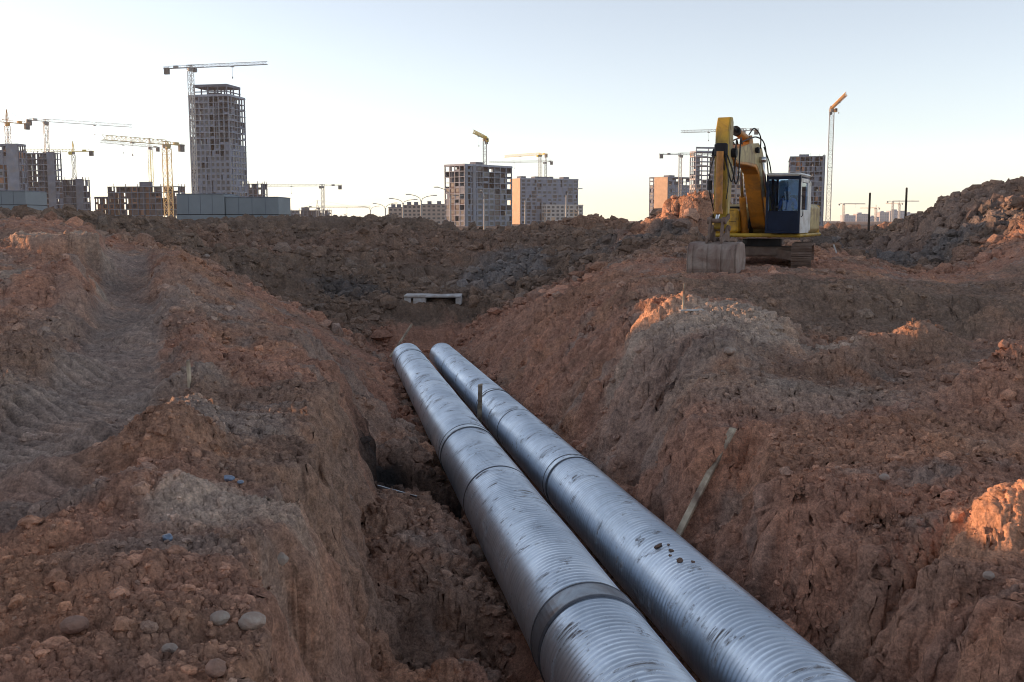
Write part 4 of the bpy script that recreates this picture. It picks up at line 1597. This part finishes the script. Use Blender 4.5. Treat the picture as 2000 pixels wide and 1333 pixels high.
# thin pole by the far pipe end
g = Vector(P(762, 698, 34.6))
e = Vector(P(805, 633, 35.4))
stick('wooden_pole', 'thin pale pole slanting over the far end of the pipes', g, e, .07, .05, M['wood'], 'pole')
g = hit(1334, 608)
stick('wooden_stake', 'thin upright stake on the sunlit mound before the digger bucket', g + Vector((0, 0, -.15)), g + Vector((0.01, 0, .52)), .028, .028, M['wood'], 'stake')
g = hit(371, 758)
stick('wooden_stake', 'short weathered stake beside the grey clod heap on the left bank', g + Vector((0, 0, -.2)), g + Vector((-.01, 0, .30)), .065, .03, M['wood'], 'stake')
g = hit(1634, 497)
stick('white_rod', 'short white rod stuck in grey clods right of the digger', g + Vector((.05, 0, -.1)), g + Vector((-.12, 0, .34)), .045, .045, M['precast'], 'rod')
ga, gb = hit(738, 960), hit(814, 978)
stick('metal_rod', 'thin dark rod lying at the edge of the pit left of the pipes', ga + Vector((0, 0, .05)), gb + Vector((0, 0, .05)), .025, .025, M['sleeve'], 'rod')
g = hit(1350, 612)
stick('white_rod', 'pale scrap of board lying by the stake on the sunlit mound', g + Vector((-.22, 0, .05)), g + Vector((.24, .05, .06)), .06, .03, M['precast'], 'scrap')

# precast slab on stub legs beyond the pipes
g = hit(843, 592)
D = g.y
x0, x1 = X_at(787, D), X_at(900, D)
zt = Z_at(577, D)
slab_root = root = empty('precast_slab', ((x0 + x1) / 2, D, zt - .55), 0, 'white precast concrete slab on stub legs beyond the pipe ends', 'slab')
w = x1 - x0
mb = MB()
mb.cbox((0, .5, .55 - .05), (w, 1.1, .10), .02)
mb.build('slab_top', M['precast'], root)
for (a, b, dz) in ((-.5, -.38, .28), (-.34, -.12, .6), (.40, .5, .30)):
    mb = MB()
    mb.cbox(((a + b) / 2 * w, .45, .55 - .103 - dz / 2), ((b - a) * w, .9, dz), .02)
    mb.build('leg', M['precast'], root)


# single stones and scraps
def stone(label, u, v, size, mat='stone', seed=1, name='stone', cat='stone', flat=.75):
    g = hit(u, v)
    R = np.random.default_rng(seed)
    v0, f0 = IV2, IF2
    dirs = R.normal(size=(7, 3))
    dirs /= np.linalg.norm(dirs, axis=1)[:, None]
    rad = np.ones(len(v0))
    for d in dirs:
        rad = np.minimum(rad, R.uniform(.70, .95) / np.maximum(v0 @ d, .05))
    rad = np.clip(rad, .6, 1.05) * (1 + R.normal(size=len(v0)) * .02)
    co = v0 * rad[:, None] * size * np.array([1.1, .9, flat])
    o = np_mesh(name, co, f0, M[mat], None, smooth=False)
    o.location = g + Vector((0, 0, size * flat * .62))
    o.rotation_euler = (0, 0, R.uniform(0, 6))
    tag(o, label, cat, 'single stones on the ground' if cat == 'stone' else None)


stone('large pale grey stone at the foot of the left bank', 493, 1232, .062, 'stone', 2)
stone('pale rounded stone just left of the largest one on the left bank', 430, 1217, .048, 'stone', 3)
stone('reddish boulder half buried near the bottom left', 146, 1238, .062, 'stone2', 4)
stone('pointed grey stone on the lip of the left bank', 549, 1110, .055, 'stone', 5, flat=1.0)
stone('brown stone low on the left bank near the bottom edge', 424, 1318, .055, 'stone2', 6)
stone('small tan stone near the bottom edge of the left bank', 331, 1277, .035, 'stone', 7)
stone('small blue grey scrap beside the pale path patch', 327, 1056, .036, 'bluetrash', 8, 'plastic_scrap', 'litter')
stone('larger blue plastic scrap at the foot of the grey clod heap', 445, 940, .055, 'bluetrash', 9, 'plastic_scrap', 'litter', .5)
stone('smaller blue plastic scrap right of the larger blue one', 470, 948, .03, 'bluetrash', 10, 'plastic_scrap', 'litter', .5)
stone('small pale stone on the far berm crest of the left bank', 404, 508, .14, 'stone', 12)
stone('pale flat stone on the right plateau before the earth heaps', 1727, 940, .06, 'stone', 13)
stone('small pale stone on the trampled mound of the right bank', 1425, 693, .09, 'stone', 14)
stone('greenish grey pebble below the sunlit earth at the right edge', 1930, 1140, .045, 'stone', 15)
# stone wedged between the pipes
g = pipe_pt(2.83, -3.72, 7.1)
stone('pale block wedged between the two pipes at the bottom edge', 1345, 1300, .13, 'stone', 16)
o = bpy.context.scene.objects[-1] if False else [x for x in COL.objects if x.get('label', '').startswith('pale block wedged')][0]
o.location = g
# lumps of clay on the right pipe
for i, (t, a, sz) in enumerate([(10.30, -22, .075), (10.05, -13, .04), (10.24, -9, .028), (9.72, -16, .065), (9.60, -3, .035), (9.93, -20, .03)]):
    R = np.random.default_rng(50 + i)
    ang_ = math.radians(a)
    c = pipe_pt(QR + (RR + .012) * math.sin(ang_), HR + (RR + .012) * math.cos(ang_), t)
    co = IV1 * (1 + R.uniform(-.25, .25, len(IV1)))[:, None] * sz * np.array([.7, 1.2, .35]) * .75
    o = np_mesh('clay_lump', co, IF1, M['mudlump'], None, smooth=False)
    o.location = c
    o.rotation_euler = (0, ang_, R.uniform(-.6, .6))
    tag(o, 'small brown clay lump lying on top of the right pipe', 'clay lump', 'clay lumps on the right pipe')


# ------------------------------------------------------------------ excavator
HEAD = math.atan2(-.900, -.436)
EX, EY = 8.17, 33.6
EZ = -1.63
root = empty('excavator', (EX, EY, EZ), HEAD, 'yellow tracked excavator with a white backed cab and its bucket resting on the ground', 'excavator')


def part(name, mb, mat, parent=root, bevel=.015, smooth=False):
    return mb.build(name, M[mat], parent, smooth, bevel)


# --- undercarriage (turned a little against the upper body)
TA = math.atan2(-.95, -.30) - HEAD
trot = Matrix.Rotation(TA, 3, 'Z')


def under(name, fn, mat, parent=None, bevel=.012):
    mb = MB()
    fn(mb)
    mb.v = [tuple(trot @ Vector(p)) for p in mb.v]
    return mb.build(name, M[mat], parent or root, False, bevel)


def track_path(n=54, L=2.9, r=.40, zc=.45):
    pts = []
    per = 2 * L + 2 * PI * r
    for k in range(n):
        s = per * k / n
        if s < L:
            pts.append((-L / 2 + s, zc + r, 0.0))
        elif s < L + PI * r:
            a = (s - L) / r
            pts.append((L / 2 + r * math.sin(a), zc + r * math.cos(a), -a))
        elif s < 2 * L + PI * r:
            pts.append((L / 2 - (s - L - PI * r), zc - r, PI))
        else:
            a = (s - 2 * L - PI * r) / r
            pts.append((-L / 2 - r * math.sin(a), zc - r * math.cos(a), PI - a))
    return pts, per / n


tp, seg = track_path()
for sy in (-1, 1):
    yc = sy * 1.30

    def shoes(mb):
        for (x, z, a) in tp:
            R = Matrix.Rotation(-a, 3, 'Y')
            mb.box((x, yc, z), (seg * .93, .60, .035), R)
            for q in (-.28, .05, .36):
                mb.box(Vector((x, yc, z)) + R @ Vector((seg * q, 0, .034)), (.018, .60, .035), R)
    tr = under('track', shoes, 'ex_trk', bevel=0)

    def tframe(mb):
        mb.cbox((0, yc, .45), (2.5, .30, .36), .05)
        mb.cbox((0, yc, .66), (2.0, .16, .10), .02)
    under('track_frame', tframe, 'ex_trk')
    for (xx, nm) in ((1.45, 'idler'), (-1.45, 'sprocket')):
        def wheel(mb):
            mb.cyl((xx, yc - .15, .45), (xx, yc + .15, .45), .35, n=20)
            mb.cyl((xx, yc - .20, .45), (xx, yc + .20, .45), .16, n=14)
            if nm == 'sprocket':
                for k in range(14):
                    a = 2 * PI * k / 14
                    mb.box((xx + .36 * math.cos(a), yc, .45 + .36 * math.sin(a)), (.06, .06, .06))
        under(nm, wheel, 'ex_trk')
    for k in range(6):
        def roller(mb):
            xx = -1.05 + 2.1 * k / 5
            mb.cyl((xx, yc - .17, .20), (xx, yc + .17, .20), .11, n=12)
        under('roller', roller, 'ex_trk')


def xframe(mb):
    mb.cbox((0, 0, .62), (1.5, 2.2, .32), .06)
    for sx in (-1, 1):
        for sy in (-1, 1):
            mb.bar((sx * .5, sy * .5, .6), (sx * 1.0, sy * 1.1, .5), .34, .28)


under('centre_frame', xframe, 'ex_trk')
mb = MB()
mb.cyl((0, 0, .78), (0, 0, 1.02), .62, n=28)
part('slew_ring', mb, 'ex_blk')

# --- upper body
mb = MB()
mb.cbox((-.55, 0, 1.15), (3.9, 2.94, .12), .04)
part('deck', mb, 'ex_olive')
mb = MB()                                       # right-hand housing (left in the picture)
mb.cbox((.62, -.92, 1.60), (1.35, .84, .78), .07)
h_ = part('side_housing', mb, 'ex_yel', bevel=.02)
k = MB()
k.box((1.303, -.92, 1.58), (.012, .72, .012))
k.box((1.303, -.92, 1.94), (.012, .60, .012))
k.build('panel_gap', M['ex_blk'], h_)
k = MB()
k.cbox((1.312, -1.08, 1.42), (.03, .34, .13), .01)
k.build('vent_grille', M['ex_blk'], h_)
mb = MB()
mb.cbox((.5, -.92, 2.03), (1.0, .78, .06), .02)
part('tread_plate', mb, 'ex_blk')
mb = MB()                                       # engine housing and counterweight
mb.cbox((-1.25, .03, 1.68), (1.9, 2.86, .94), .12)
part('engine_housing', mb, 'ex_crm', bevel=.03)
mb = MB()
n = 14
poly = []
for k_ in range(n + 1):
    a = -PI / 2 + PI * k_ / n
    poly.append((-2.05 - .62 * math.cos(a) ** .7 if math.cos(a) > 0 else -2.05, 1.46 * math.sin(a)))
vs = [(x, y, 1.12) for x, y in poly] + [(x, y, 2.12) for x, y in poly]
m_ = len(poly)
fs = [(i, (i + 1) % m_, m_ + (i + 1) % m_, m_ + i) for i in range(m_)] + [tuple(range(m_ - 1, -1, -1)), tuple(range(m_, 2 * m_))]
mb.add(vs, fs)
part('counterweight', mb, 'ex_yel', bevel=.06)
mb = MB()
mb.cyl((-1.5, -.55, 2.14), (-1.5, -.55, 2.55), .06, n=12)
part('exhaust', mb, 'ex_blk')
mb = MB()
mb.tube([(1.22, -1.25, 2.02), (1.22, -1.25, 2.9), (1.15, -1.25, 2.98), (.75, -1.25, 2.98), (.68, -1.25, 2.9), (.68, -1.25, 2.02)], .022)
mb.tube([(1.22, -1.25, 2.5), (.68, -1.25, 2.5)], .02)
mb.tube([(1.25, -1.30, 1.9), (1.55, -1.32, 2.35), (1.55, -1.32, 2.85)], .018)
part('handrail', mb, 'ex_blk', bevel=0, smooth=True)
mb = MB()
mb.cbox((1.57, -1.36, 2.72), (.05, .16, .30), .02)
part('mirror', mb, 'ex_blk')

# --- cab
CX0, CX1, CY0, CY1, CZ0, CZ1 = .10, 1.72, .44, 1.48, 1.22, 3.00
cab = empty('cab', (0, 0, 0), 0)
cab.parent = root


def cabpart(name, mb, mat, bevel=.012, smooth=False):
    return mb.build(name, M[mat], cab, smooth, bevel)


mb = MB()
tk = .07
for y in (CY0, CY1 - tk):                                   # front posts, raked
    mb.bar((CX1 - .04, y + tk / 2, CZ0), (CX1 - .12, y + tk / 2, CZ1 - .06), tk, .09)
mb.bar((CX1 - .04, CY0, CZ0 + .05), (CX1 - .04, CY1, CZ0 + .05), .10)
mb.bar((CX1 - .13, CY0, CZ1 - .07), (CX1 - .13, CY1, CZ1 - .07), .13)
mb.bar((CX1 - .075, CY0, CZ0 + .66), (CX1 - .075, CY1, CZ0 + .66), .05)
for x in (CX0 + .05, .88):
    mb.bar((x, CY0 + tk / 2, CZ0), (x, CY0 + tk / 2, CZ1), tk)
mb.bar((CX0, CY0 + tk / 2, CZ1 - .05), (CX1 - .1, CY0 + tk / 2, CZ1 - .05), tk, .1)
cabpart('frame', mb, 'ex_navy')
mb = MB()
mb.b2(CX1 - .045, CX1 - .025, CY0 + tk, CY1 - tk, CZ0 + .10, CZ0 + .64)
cabpart('lower_panel', mb, 'ex_navy')
mb = MB()
mb.bar((CX1 - .065, (CY0 + CY1) / 2, CZ0 + .69), (CX1 - .115, (CY0 + CY1) / 2, CZ1 - .14), CY1 - CY0 - 2 * tk, .008)
cabpart('windscreen', mb, 'cabglass', 0)
mb = MB()
mb.b2(CX0 + .1, CX1 - .18, CY0 + .03, CY0 + .038, CZ0 + .55, CZ1 - .12)
cabpart('side_window', mb, 'cabglass', 0)
mb = MB()                                                    # door side, white
mb.b2(CX0 + .0, CX1 - .12, CY1 - .06, CY1, CZ0, CZ0 + .72)
mb.b2(CX0 + .0, CX0 + .28, CY1 - .06, CY1, CZ0 + .72, CZ1 - .1)
mb.b2(CX1 - .30, CX1 - .12, CY1 - .06, CY1, CZ0 + .72, CZ1 - .1)
mb.b2(CX0 + .0, CX1 - .12, CY1 - .06, CY1, CZ1 - .22, CZ1 - .1)
d_o = cabpart('door', mb, 'ex_wht')
k = MB()
k.b2(CX0 + .29, CX1 - .31, CY1 - .04, CY1 - .03, CZ0 + .73, CZ1 - .23)
k.build('window', M['cabglass'], d_o)
k = MB()
k.tube([(CX1 - .2, CY1 + .01, CZ0 + .5), (CX1 - .2, CY1 + .06, CZ0 + .55), (CX1 - .2, CY1 + .06, CZ0 + 1.1), (CX1 - .2, CY1 + .01, CZ0 + 1.15)], .015)
k.build('handle', M['ex_blk'], d_o)
mb = MB()
mb.cbox((CX0 - .18, (CY0 + CY1) / 2, CZ0 + .84), (.36, CY1 - CY0, 1.68), .08)
cabpart('rear_wall', mb, 'ex_wht')
mb = MB()
mb.cbox(((CX0 + CX1) / 2 - .15, (CY0 + CY1) / 2, CZ1 + .01), (CX1 - CX0 + .26, CY1 - CY0 + .02, .10), .045)
cabpart('roof', mb, 'ex_wht', .03)
mb = MB()
mb.b2(CX0, CX1 - .1, CY0 + .08, CY1 - .08, CZ0, CZ0 + .03)
cabpart('floor', mb, 'ex_blk')
mb = MB()
mb.cbox((.62, .91, CZ0 + .42), (.55, .52, .14), .05)
mb.cbox((.36, .91, CZ0 + .82), (.14, .50, .74), .05)
mb.cbox((.62, .91, CZ0 + .2), (.4, .4, .3), .04)
cabpart('seat', mb, 'ex_blk')
for y in (.66, 1.16):
    mb = MB()
    mb.tube([(1.05, y, CZ0 + .35), (1.08, y, CZ0 + .75)], .025)
    mb.cyl((1.08, y, CZ0 + .74), (1.09, y, CZ0 + .84), .035, n=10)
    cabpart('control_lever', mb, 'ex_blk')

# --- boom
mb = MB()
top = [(.10, 1.50), (.22, 1.80), (.68, 2.72), (1.08, 3.40), (1.45, 3.76), (2.05, 3.92), (3.2, 3.86), (4.6, 3.66), (5.05, 3.60)]
bot = [(5.12, 3.34), (4.6, 3.20), (3.2, 3.22), (2.3, 3.20), (1.85, 3.02), (1.45, 2.45), (1.0, 1.85), (.55, 1.40), (.25, 1.32)]
mb.prism(top + bot, -.24, .24)
boom = part('boom', mb, 'ex_org', bevel=.03)
for y in (-.245, .245):
    k = MB()
    k.prism([(.75, 2.62), (1.2, 3.5), (1.55, 3.82), (2.05, 3.95), (3.2, 3.86), (4.6, 3.62), (4.95, 3.56), (5.0, 3.40), (4.6, 3.28), (3.2, 3.31), (2.2, 3.3), (1.75, 3.08), (1.35, 2.5)], y - .006, y + .006)
    k.build('boom_cheek', M['ex_crm'], boom, False, 0)
for (px_, pz_) in ((5.1, 3.48), (.25, 1.52)):
    mb = MB()
    mb.cyl((px_, -.33, pz_), (px_, .33, pz_), .13, n=16)
    mb.build('pin', M['ex_blk'], boom)
for s in (-1, 1):
    mb = MB()
    mb.cyl((.75, s * .40, 1.22), (1.30, s * .38, 2.35), .105, n=16)
    mb.cyl((.70, s * .40, 1.12), (.80, s * .40, 1.32), .13, n=14)
    c = part('boom_cylinder', mb, 'ex_org', bevel=0, smooth=False)
    k = MB()
    k.cyl((1.30, s * .38, 2.35), (1.85, s * .34, 3.45), .05, n=12)
    k.cyl((1.84, s * .44, 3.46), (1.84, s * .20, 3.46), .09, n=12)
    k.build('rod', M['chrome'], c, True)
mb = MB()
mb.prism([(.0, 1.21), (.0, 1.75), (.32, 1.78), (.75, 1.21)], -.37, -.30)
mb.prism([(.0, 1.21), (.0, 1.75), (.32, 1.78), (.75, 1.21)], .30, .37)
part('boom_bracket', mb, 'ex_blk')
# stick cylinder along the top
mb = MB()
mb.cyl((2.55, 0, 4.04), (3.85, 0, 4.18), .12, n=16)
mb.prism([(2.2, 3.88), (2.45, 4.16), (2.7, 4.12), (2.8, 3.86)], -.14, .14)
c = part('stick_cylinder', mb, 'ex_org', bevel=0)
k = MB()
k.cyl((3.85, 0, 4.18), (4.95, 0, 4.30), .06, n=12)
k.cyl((3.80, 0, 4.174), (3.95, 0, 4.19), .14, n=14)
k.build('rod', M['ex_blk'], c)
# --- stick
mb = MB()
prof = [(4.92, 4.34), (5.02, 4.47), (5.28, 4.45), (5.46, 4.10), (5.52, 3.3), (5.50, 2.2), (5.46, 1.40), (5.32, 1.30), (5.20, 1.42), (5.02, 2.4), (4.86, 3.2), (4.92, 3.7)]
mb.prism(prof, -.185, .185)
stickp = part('stick', mb, 'ex_olive', bevel=.025)
for y in (-.19, .19):
    k = MB()
    k.prism([(4.98, 4.2), (5.1, 4.38), (5.22, 4.38), (5.36, 4.05), (5.42, 3.3), (5.40, 2.2), (5.37, 1.6), (5.30, 1.6), (5.12, 2.4), (4.98, 3.2), (5.0, 3.8)], y - .006, y + .006)
    k.build('stick_cheek', M['ex_crm'], stickp, False, 0)
mb = MB()
mb.cbox((5.53, 0, 3.55), (.16, .36, .36), .04)
mb.build('cylinder_mount', M['ex_blk'], stickp)
mb = MB()
mb.cyl((5.62, 0, 3.50), (5.67, 0, 1.86), .10, n=16)
mb.cyl((5.668, 0, 1.92), (5.672, 0, 1.80), .125, n=16)
c = part('bucket_cylinder', mb, 'ex_org', bevel=0)
k = MB()
k.cyl((5.67, 0, 1.86), (5.78, 0, 1.62), .052, n=12)
k.build('rod', M['chrome'], c)
mb = MB()
for s in (-1, 1):
    mb.bar((5.34, s * .225, 1.74), (5.80, s * .225, 1.60), .05, .15)
    mb.bar((5.80, s * .17, 1.62), (5.98, s * .17, 1.06), .06, .17)
    mb.cyl((5.80, s * .14, 1.61), (5.80, s * .26, 1.61), .10, n=14)
mb.cyl((5.80, -.24, 1.61), (5.80, .24, 1.61), .06, n=12)
mb.cyl((5.34, -.26, 1.40), (5.34, .26, 1.40), .08, n=12)
part('bucket_linkage', mb, 'ex_trk')

# --- bucket: curved back towards the photo, open side to the machine
BW = .65
shell = [(5.38, .97), (5.66, 1.03), (5.98, 1.02), (6.19, .96), (6.29, .83), (6.33, .58), (6.32, .30), (6.26, .12), (6.10, .02), (5.70, -.03), (5.30, -.05)]
inner = [(5.38, .93), (5.66, .99), (5.97, .98), (6.16, .92), (6.25, .81), (6.29, .58), (6.28, .31), (6.23, .15), (6.09, .06), (5.70, .01), (5.30, -.01)]
mb = MB()
mb.prism(shell + inner[::-1], -BW, BW)
bucket = part('bucket', mb, 'ex_bkt', bevel=.01)
for s in (-1, 1):
    k = MB()
    side = shell + [(5.26, .25), (5.22, .6)]
    k.prism(side, s * (BW + .003), s * (BW + .035))
    k.build('side_plate', M['ex_bkt'], bucket, False, .008)
for y in (-.57, -.17, .21, .58):
    k = MB()
    pts = shell[3:9]
    out = [(x + (.035 if x > 6.0 else .01), z - (.02 if z < .2 else 0)) for x, z in pts]
    k.prism(pts + out[::-1], y - .05, y + .05)
    k.build('wear_strip', M['ex_bkt'], bucket, False, .006)
for s in (-.2, .2):
    k = MB()
    k.prism([(5.25, 1.0), (5.28, 1.48), (5.42, 1.50), (5.62, 1.28), (5.92, 1.22), (6.10, 1.14), (6.12, .99), (5.88, 1.05), (5.62, 1.06)], s - .03, s + .03)
    k.build('bucket_ear', M['ex_trk'], bucket, False, .008)
for i in range(5):
    y = -.60 + .30 * i
    k = MB()
    k.prism([(5.34, .03), (5.10, -.05), (5.08, -.075), (5.34, -.06)], y - .05, y + .05)
    k.build('tooth', M['ex_trk'], bucket, False, .005)
# --- hoses
def curve(pts, n=7):
    pts = [Vector(p) for p in pts]
    q = [pts[0] * 2 - pts[1]] + pts + [pts[-1] * 2 - pts[-2]]
    out = []
    for i in range(1, len(q) - 2):
        for k in range(n):
            t = k / n
            a, b, c, d = q[i - 1], q[i], q[i + 1], q[i + 2]
            out.append(.5 * (2 * b + (c - a) * t + (2 * a - 5 * b + 4 * c - d) * t * t + (3 * b - a - 3 * c + d) * t ** 3))
    return out + [pts[-1]]


mb = MB()
_tube = mb.tube
mb.tube = lambda pts, r, n=6: _tube(curve(pts), r, n)
for y0, off in ((-.12, 0), (-.02, .06), (.10, .12)):
    mb.tube([(4.2, y0 + .16, 3.78), (4.75, y0 + .25, 3.78 + off), (5.05, y0 + .30, 3.35 - off), (5.12, y0 + .30, 2.95 - off), (5.35, y0 + .28, 2.75 - off), (5.5, y0 + .22, 3.0), (5.56, y0 * .6 + .12, 3.4)], .022, 6)
for s in (-1, 1):
    mb.tube([(.15, s * .27, 1.75), (.45, s * .29, 2.5), (1.0, s * .28, 3.6), (1.5, s * .28, 4.02), (2.2, s * .22, 4.12), (3.0, s * .2, 4.02), (4.2, s * .2, 3.82)], .022, 6)
    mb.tube([(5.62, s * .16, 3.4), (5.70, s * .24, 3.0), (5.74, s * .27, 2.6), (5.70, s * .22, 2.2)], .016, 6)
mb.tube([(1.9, .28, 3.8), (2.15, .32, 4.15), (2.45, .2, 4.36), (2.7, .1, 4.16)], .02, 6)
mb.tube([(.2, .33, 1.7), (.5, .40, 2.4), (1.1, .42, 3.3), (1.7, .34, 3.85)], .02, 6)
part('hoses', mb, 'hose', bevel=0, smooth=True)
mb = MB()
mb.cbox((2.35, .30, 3.72), (.22, .10, .18), .03)
mb.cyl((2.45, .30, 3.72), (2.50, .30, 3.72), .07, n=12)
part('work_light', mb, 'ex_blk')


# ------------------------------------------------------------------ the operator
def skin_body(name, joints, bones, mat, parent=None, levels=2):
    me = bpy.data.meshes.new(name)
    names = list(joints)
    me.from_pydata([joints[n][0] for n in names], [(names.index(a), names.index(b)) for a, b in bones], [])
    o = bpy.data.objects.new(name, me)
    COL.objects.link(o)
    md = o.modifiers.new('Skin', 'SKIN')
    if not me.skin_vertices:
        return o
    sv = me.skin_vertices[0].data
    for i, n in enumerate(names):
        r = joints[n][1]
        sv[i].radius = (r, r) if not hasattr(r, '__len__') else r
        sv[i].use_root = (i == 0)
    sd = o.modifiers.new('Sub', 'SUBSURF')
    sd.levels = levels
    sd.render_levels = levels
    me.materials.append(mat)
    if parent:
        o.parent = parent
    return o


# operator: local axes as the machine's, seated
sx, sy, sz = .60, .91, CZ0 + .52
J = {
    'pelvis': ((sx, sy, sz), (.14, .11)), 'belly': ((sx - .02, sy, sz + .20), (.14, .11)), 'chest': ((sx - .01, sy, sz + .40), (.165, .115)), 'collar': ((sx + .02, sy, sz + .54), (.10, .08)), 'neck': ((sx + .05, sy, sz + .62), .052),
    'head': ((sx + .08, sy - .01, sz + .72), .085), 'crown': ((sx + .08, sy - .02, sz + .82), .080),
}
for s, nm in ((-1, 'r'), (1, 'l')):
    J['sh' + nm] = ((sx + .01, sy + s * .20, sz + .50), .062)
    J['el' + nm] = ((sx + .12, sy + s * .27, sz + .25), .048)
    J['wr' + nm] = ((sx + .40, sy + s * .24, sz + .29), .034)
    J['hd' + nm] = ((sx + .47, sy + s * .24, sz + .30), .040)
    for q in range(4):
        J['f%d%s' % (q, nm)] = ((sx + .52 + (.01 if q in (1, 2) else 0), sy + s * (.205 + .022 * q), sz + .29 + .004 * q), .010)
        J['g%d%s' % (q, nm)] = ((sx + .545 - .006 * abs(q - 1.5), sy + s * (.205 + .022 * q), sz + .26), .009)
    J['th' + nm] = ((sx + .49, sy + s * .185, sz + .33), .011)
    J['hip' + nm] = ((sx + .02, sy + s * .10, sz - .01), .095)
    J['kn' + nm] = ((sx + .46, sy + s * .14, sz + .02), .065)
    J['an' + nm] = ((sx + .56, sy + s * .13, sz - .38), .045)
    J['to' + nm] = ((sx + .72, sy + s * .14, sz - .43), .04)
B = [('pelvis', 'belly'), ('belly', 'chest'), ('chest', 'collar'), ('collar', 'neck'), ('neck', 'head'), ('head', 'crown')]
for nm in 'rl':
    B += [('collar', 'sh' + nm), ('sh' + nm, 'el' + nm), ('el' + nm, 'wr' + nm), ('wr' + nm, 'hd' + nm), ('pelvis', 'hip' + nm), ('hip' + nm, 'kn' + nm), ('kn' + nm, 'an' + nm), ('an' + nm, 'to' + nm), ('hd' + nm, 'th' + nm)]
    for q in range(4):
        B += [('hd' + nm, 'f%d%s' % (q, nm)), ('f%d%s' % (q, nm), 'g%d%s' % (q, nm))]
op = skin_body('person', J, B, M['skin'])
op.location = (EX, EY, EZ)
op.rotation_euler = (0, 0, HEAD)
tag(op, 'operator in blue work clothes seated behind the cab windscreen', 'person')
# clothes: the same skeleton a little thicker, ending at cuffs, neck and ankles
JC, BC = {}, []
for n_, (p_, r_) in J.items():
    if n_[:2] in ('f0', 'f1', 'f2', 'f3', 'g0', 'g1', 'g2', 'g3', 'th', 'hd') or n_ in ('head', 'crown', 'neck', 'tor', 'tol'):
        continue
    r2 = tuple(x + .014 for x in r_) if hasattr(r_, '__len__') else r_ + .014
    JC[n_] = (p_, r2)
BC = [(a, b) for a, b in B if a in JC and b in JC]
skin_body('overalls', JC, BC, M['blue_cloth'], op)
hx, hy, hz = sx + .08, sy - .015, sz + .78
mb = MB()
n = 18
rings = [(1.0, .0), (1.0, .05), (.9, .10), (.6, .14), (.05, .155)]
vs, fs = [], []
for (s_, z_) in rings:
    for i in range(n):
        a = 2 * PI * i / n
        vs.append((hx + .118 * s_ * math.cos(a), hy + .102 * s_ * math.sin(a), hz + z_))
for k_ in range(len(rings) - 1):
    for i in range(n):
        j = (i + 1) % n
        fs.append((k_ * n + i, k_ * n + j, k_ * n + n + j, k_ * n + n + i))
mb.add(vs, fs)
mb.cbox((hx + .15, hy, hz + .012), (.12, .15, .014), .006)
mb.build('cap', M['hat'], op, True)
mb = MB()
for s in (-1, 1):
    mb.cyl((hx + .082, hy + s * .034, hz - .045), (hx + .090, hy + s * .034, hz - .045), .014, .010, 8)
mb.build('eyes', M['ex_blk'], op)
mb = MB()
mb.add([(hx + .082, hy - .014, hz - .10), (hx + .082, hy + .014, hz - .10), (hx + .112, hy, hz - .095), (hx + .086, hy, hz - .045)], [(0, 1, 2), (1, 3, 2), (3, 0, 2), (0, 3, 1)])
for s in (-1, 1):
    mb.cbox((hx - .005, hy + s * .088, hz - .07), (.05, .022, .062), .01)
mb.build('nose_and_ears', M['skin'], op)
mb = MB()
mb.cbox((hx + .078, hy, hz - .135), (.016, .05, .014), .005)
mb.build('mouth', M['face_red'], op)


# ------------------------------------------------------------------ the air between here and the far town
mb = MB()
mb.b2(-3420, 3420, -3420, 3420, -8, 84)
hz_o = mb.build('haze', None)
hm = bpy.data.materials.new('haze')
hm.use_nodes = True
ht = hm.node_tree
ht.nodes.remove(ht.nodes['Principled BSDF'])
pv = ht.nodes.new('ShaderNodeVolumePrincipled')
pv.inputs['Color'].default_value = (.93, .95, 1.0, 1)
pv.inputs['Density'].default_value = .0001
pv.inputs['Anisotropy'].default_value = .2
ht.links.new(pv.outputs[0], ht.nodes['Material Output'].inputs['Volume'])
hz_o.data.materials.append(hm)
tag(hz_o, None, None, None, 'stuff')

# ------------------------------------------------------------------ camera, sun, sky
cam = bpy.data.cameras.new('camera')
co_ = bpy.data.objects.new('camera', cam)
COL.objects.link(co_)
cam.sensor_width = 36
cam.lens = 36
cam.clip_start = .05
cam.clip_end = 20000
co_.location = (0, 0, 0)
co_.rotation_euler = (PI / 2 - TH, 0, 0)
S.camera = co_

sl = bpy.data.lights.new('sun', 'SUN')
sl.energy = 3.2
sl.angle = math.radians(.6)
sl.color = (1.0, .56, .30)
so = bpy.data.objects.new('sun', sl)
COL.objects.link(so)
so.rotation_euler = SUN_DIR.to_track_quat('Z', 'Y').to_euler()

W = bpy.data.worlds.new('World')
S.world = W
W.use_nodes = True
wt = W.node_tree
bg = wt.nodes['Background']
sky = wt.nodes.new('ShaderNodeTexSky')
sky.sky_type = 'NISHITA'
sky.sun_disc = False
sky.sun_elevation = SUN_EL
sky.sun_rotation = SKY_ROT = -(PI / 2 - SUN_AZ)
sky.air_density = .7
sky.dust_density = .2
sky.ozone_density = 1.0
hs = wt.nodes.new('ShaderNodeHueSaturation')
hs.inputs['Saturation'].default_value = .55
wt.links.new(sky.outputs[0], hs.inputs['Color'])
tn = wt.nodes.new('ShaderNodeMix')
tn.data_type = 'RGBA'
tn.blend_type = 'MULTIPLY'
tn.inputs[0].default_value = 1
tn.inputs[7].default_value = (1.03, .985, .985, 1)
wt.links.new(hs.outputs[0], tn.inputs[6])
wt.links.new(tn.outputs[2], bg.inputs['Color'])
bg.inputs['Strength'].default_value = .15
S.view_settings.view_transform = 'Standard'
S.view_settings.look = 'None'
S.view_settings.exposure = 1.12
S.view_settings.gamma = 1
S.cycles.max_bounces = 6
S.cycles.use_denoising = True
S.cycles.filter_width = 1.05
S.cycles.denoising_prefilter = 'ACCURATE'
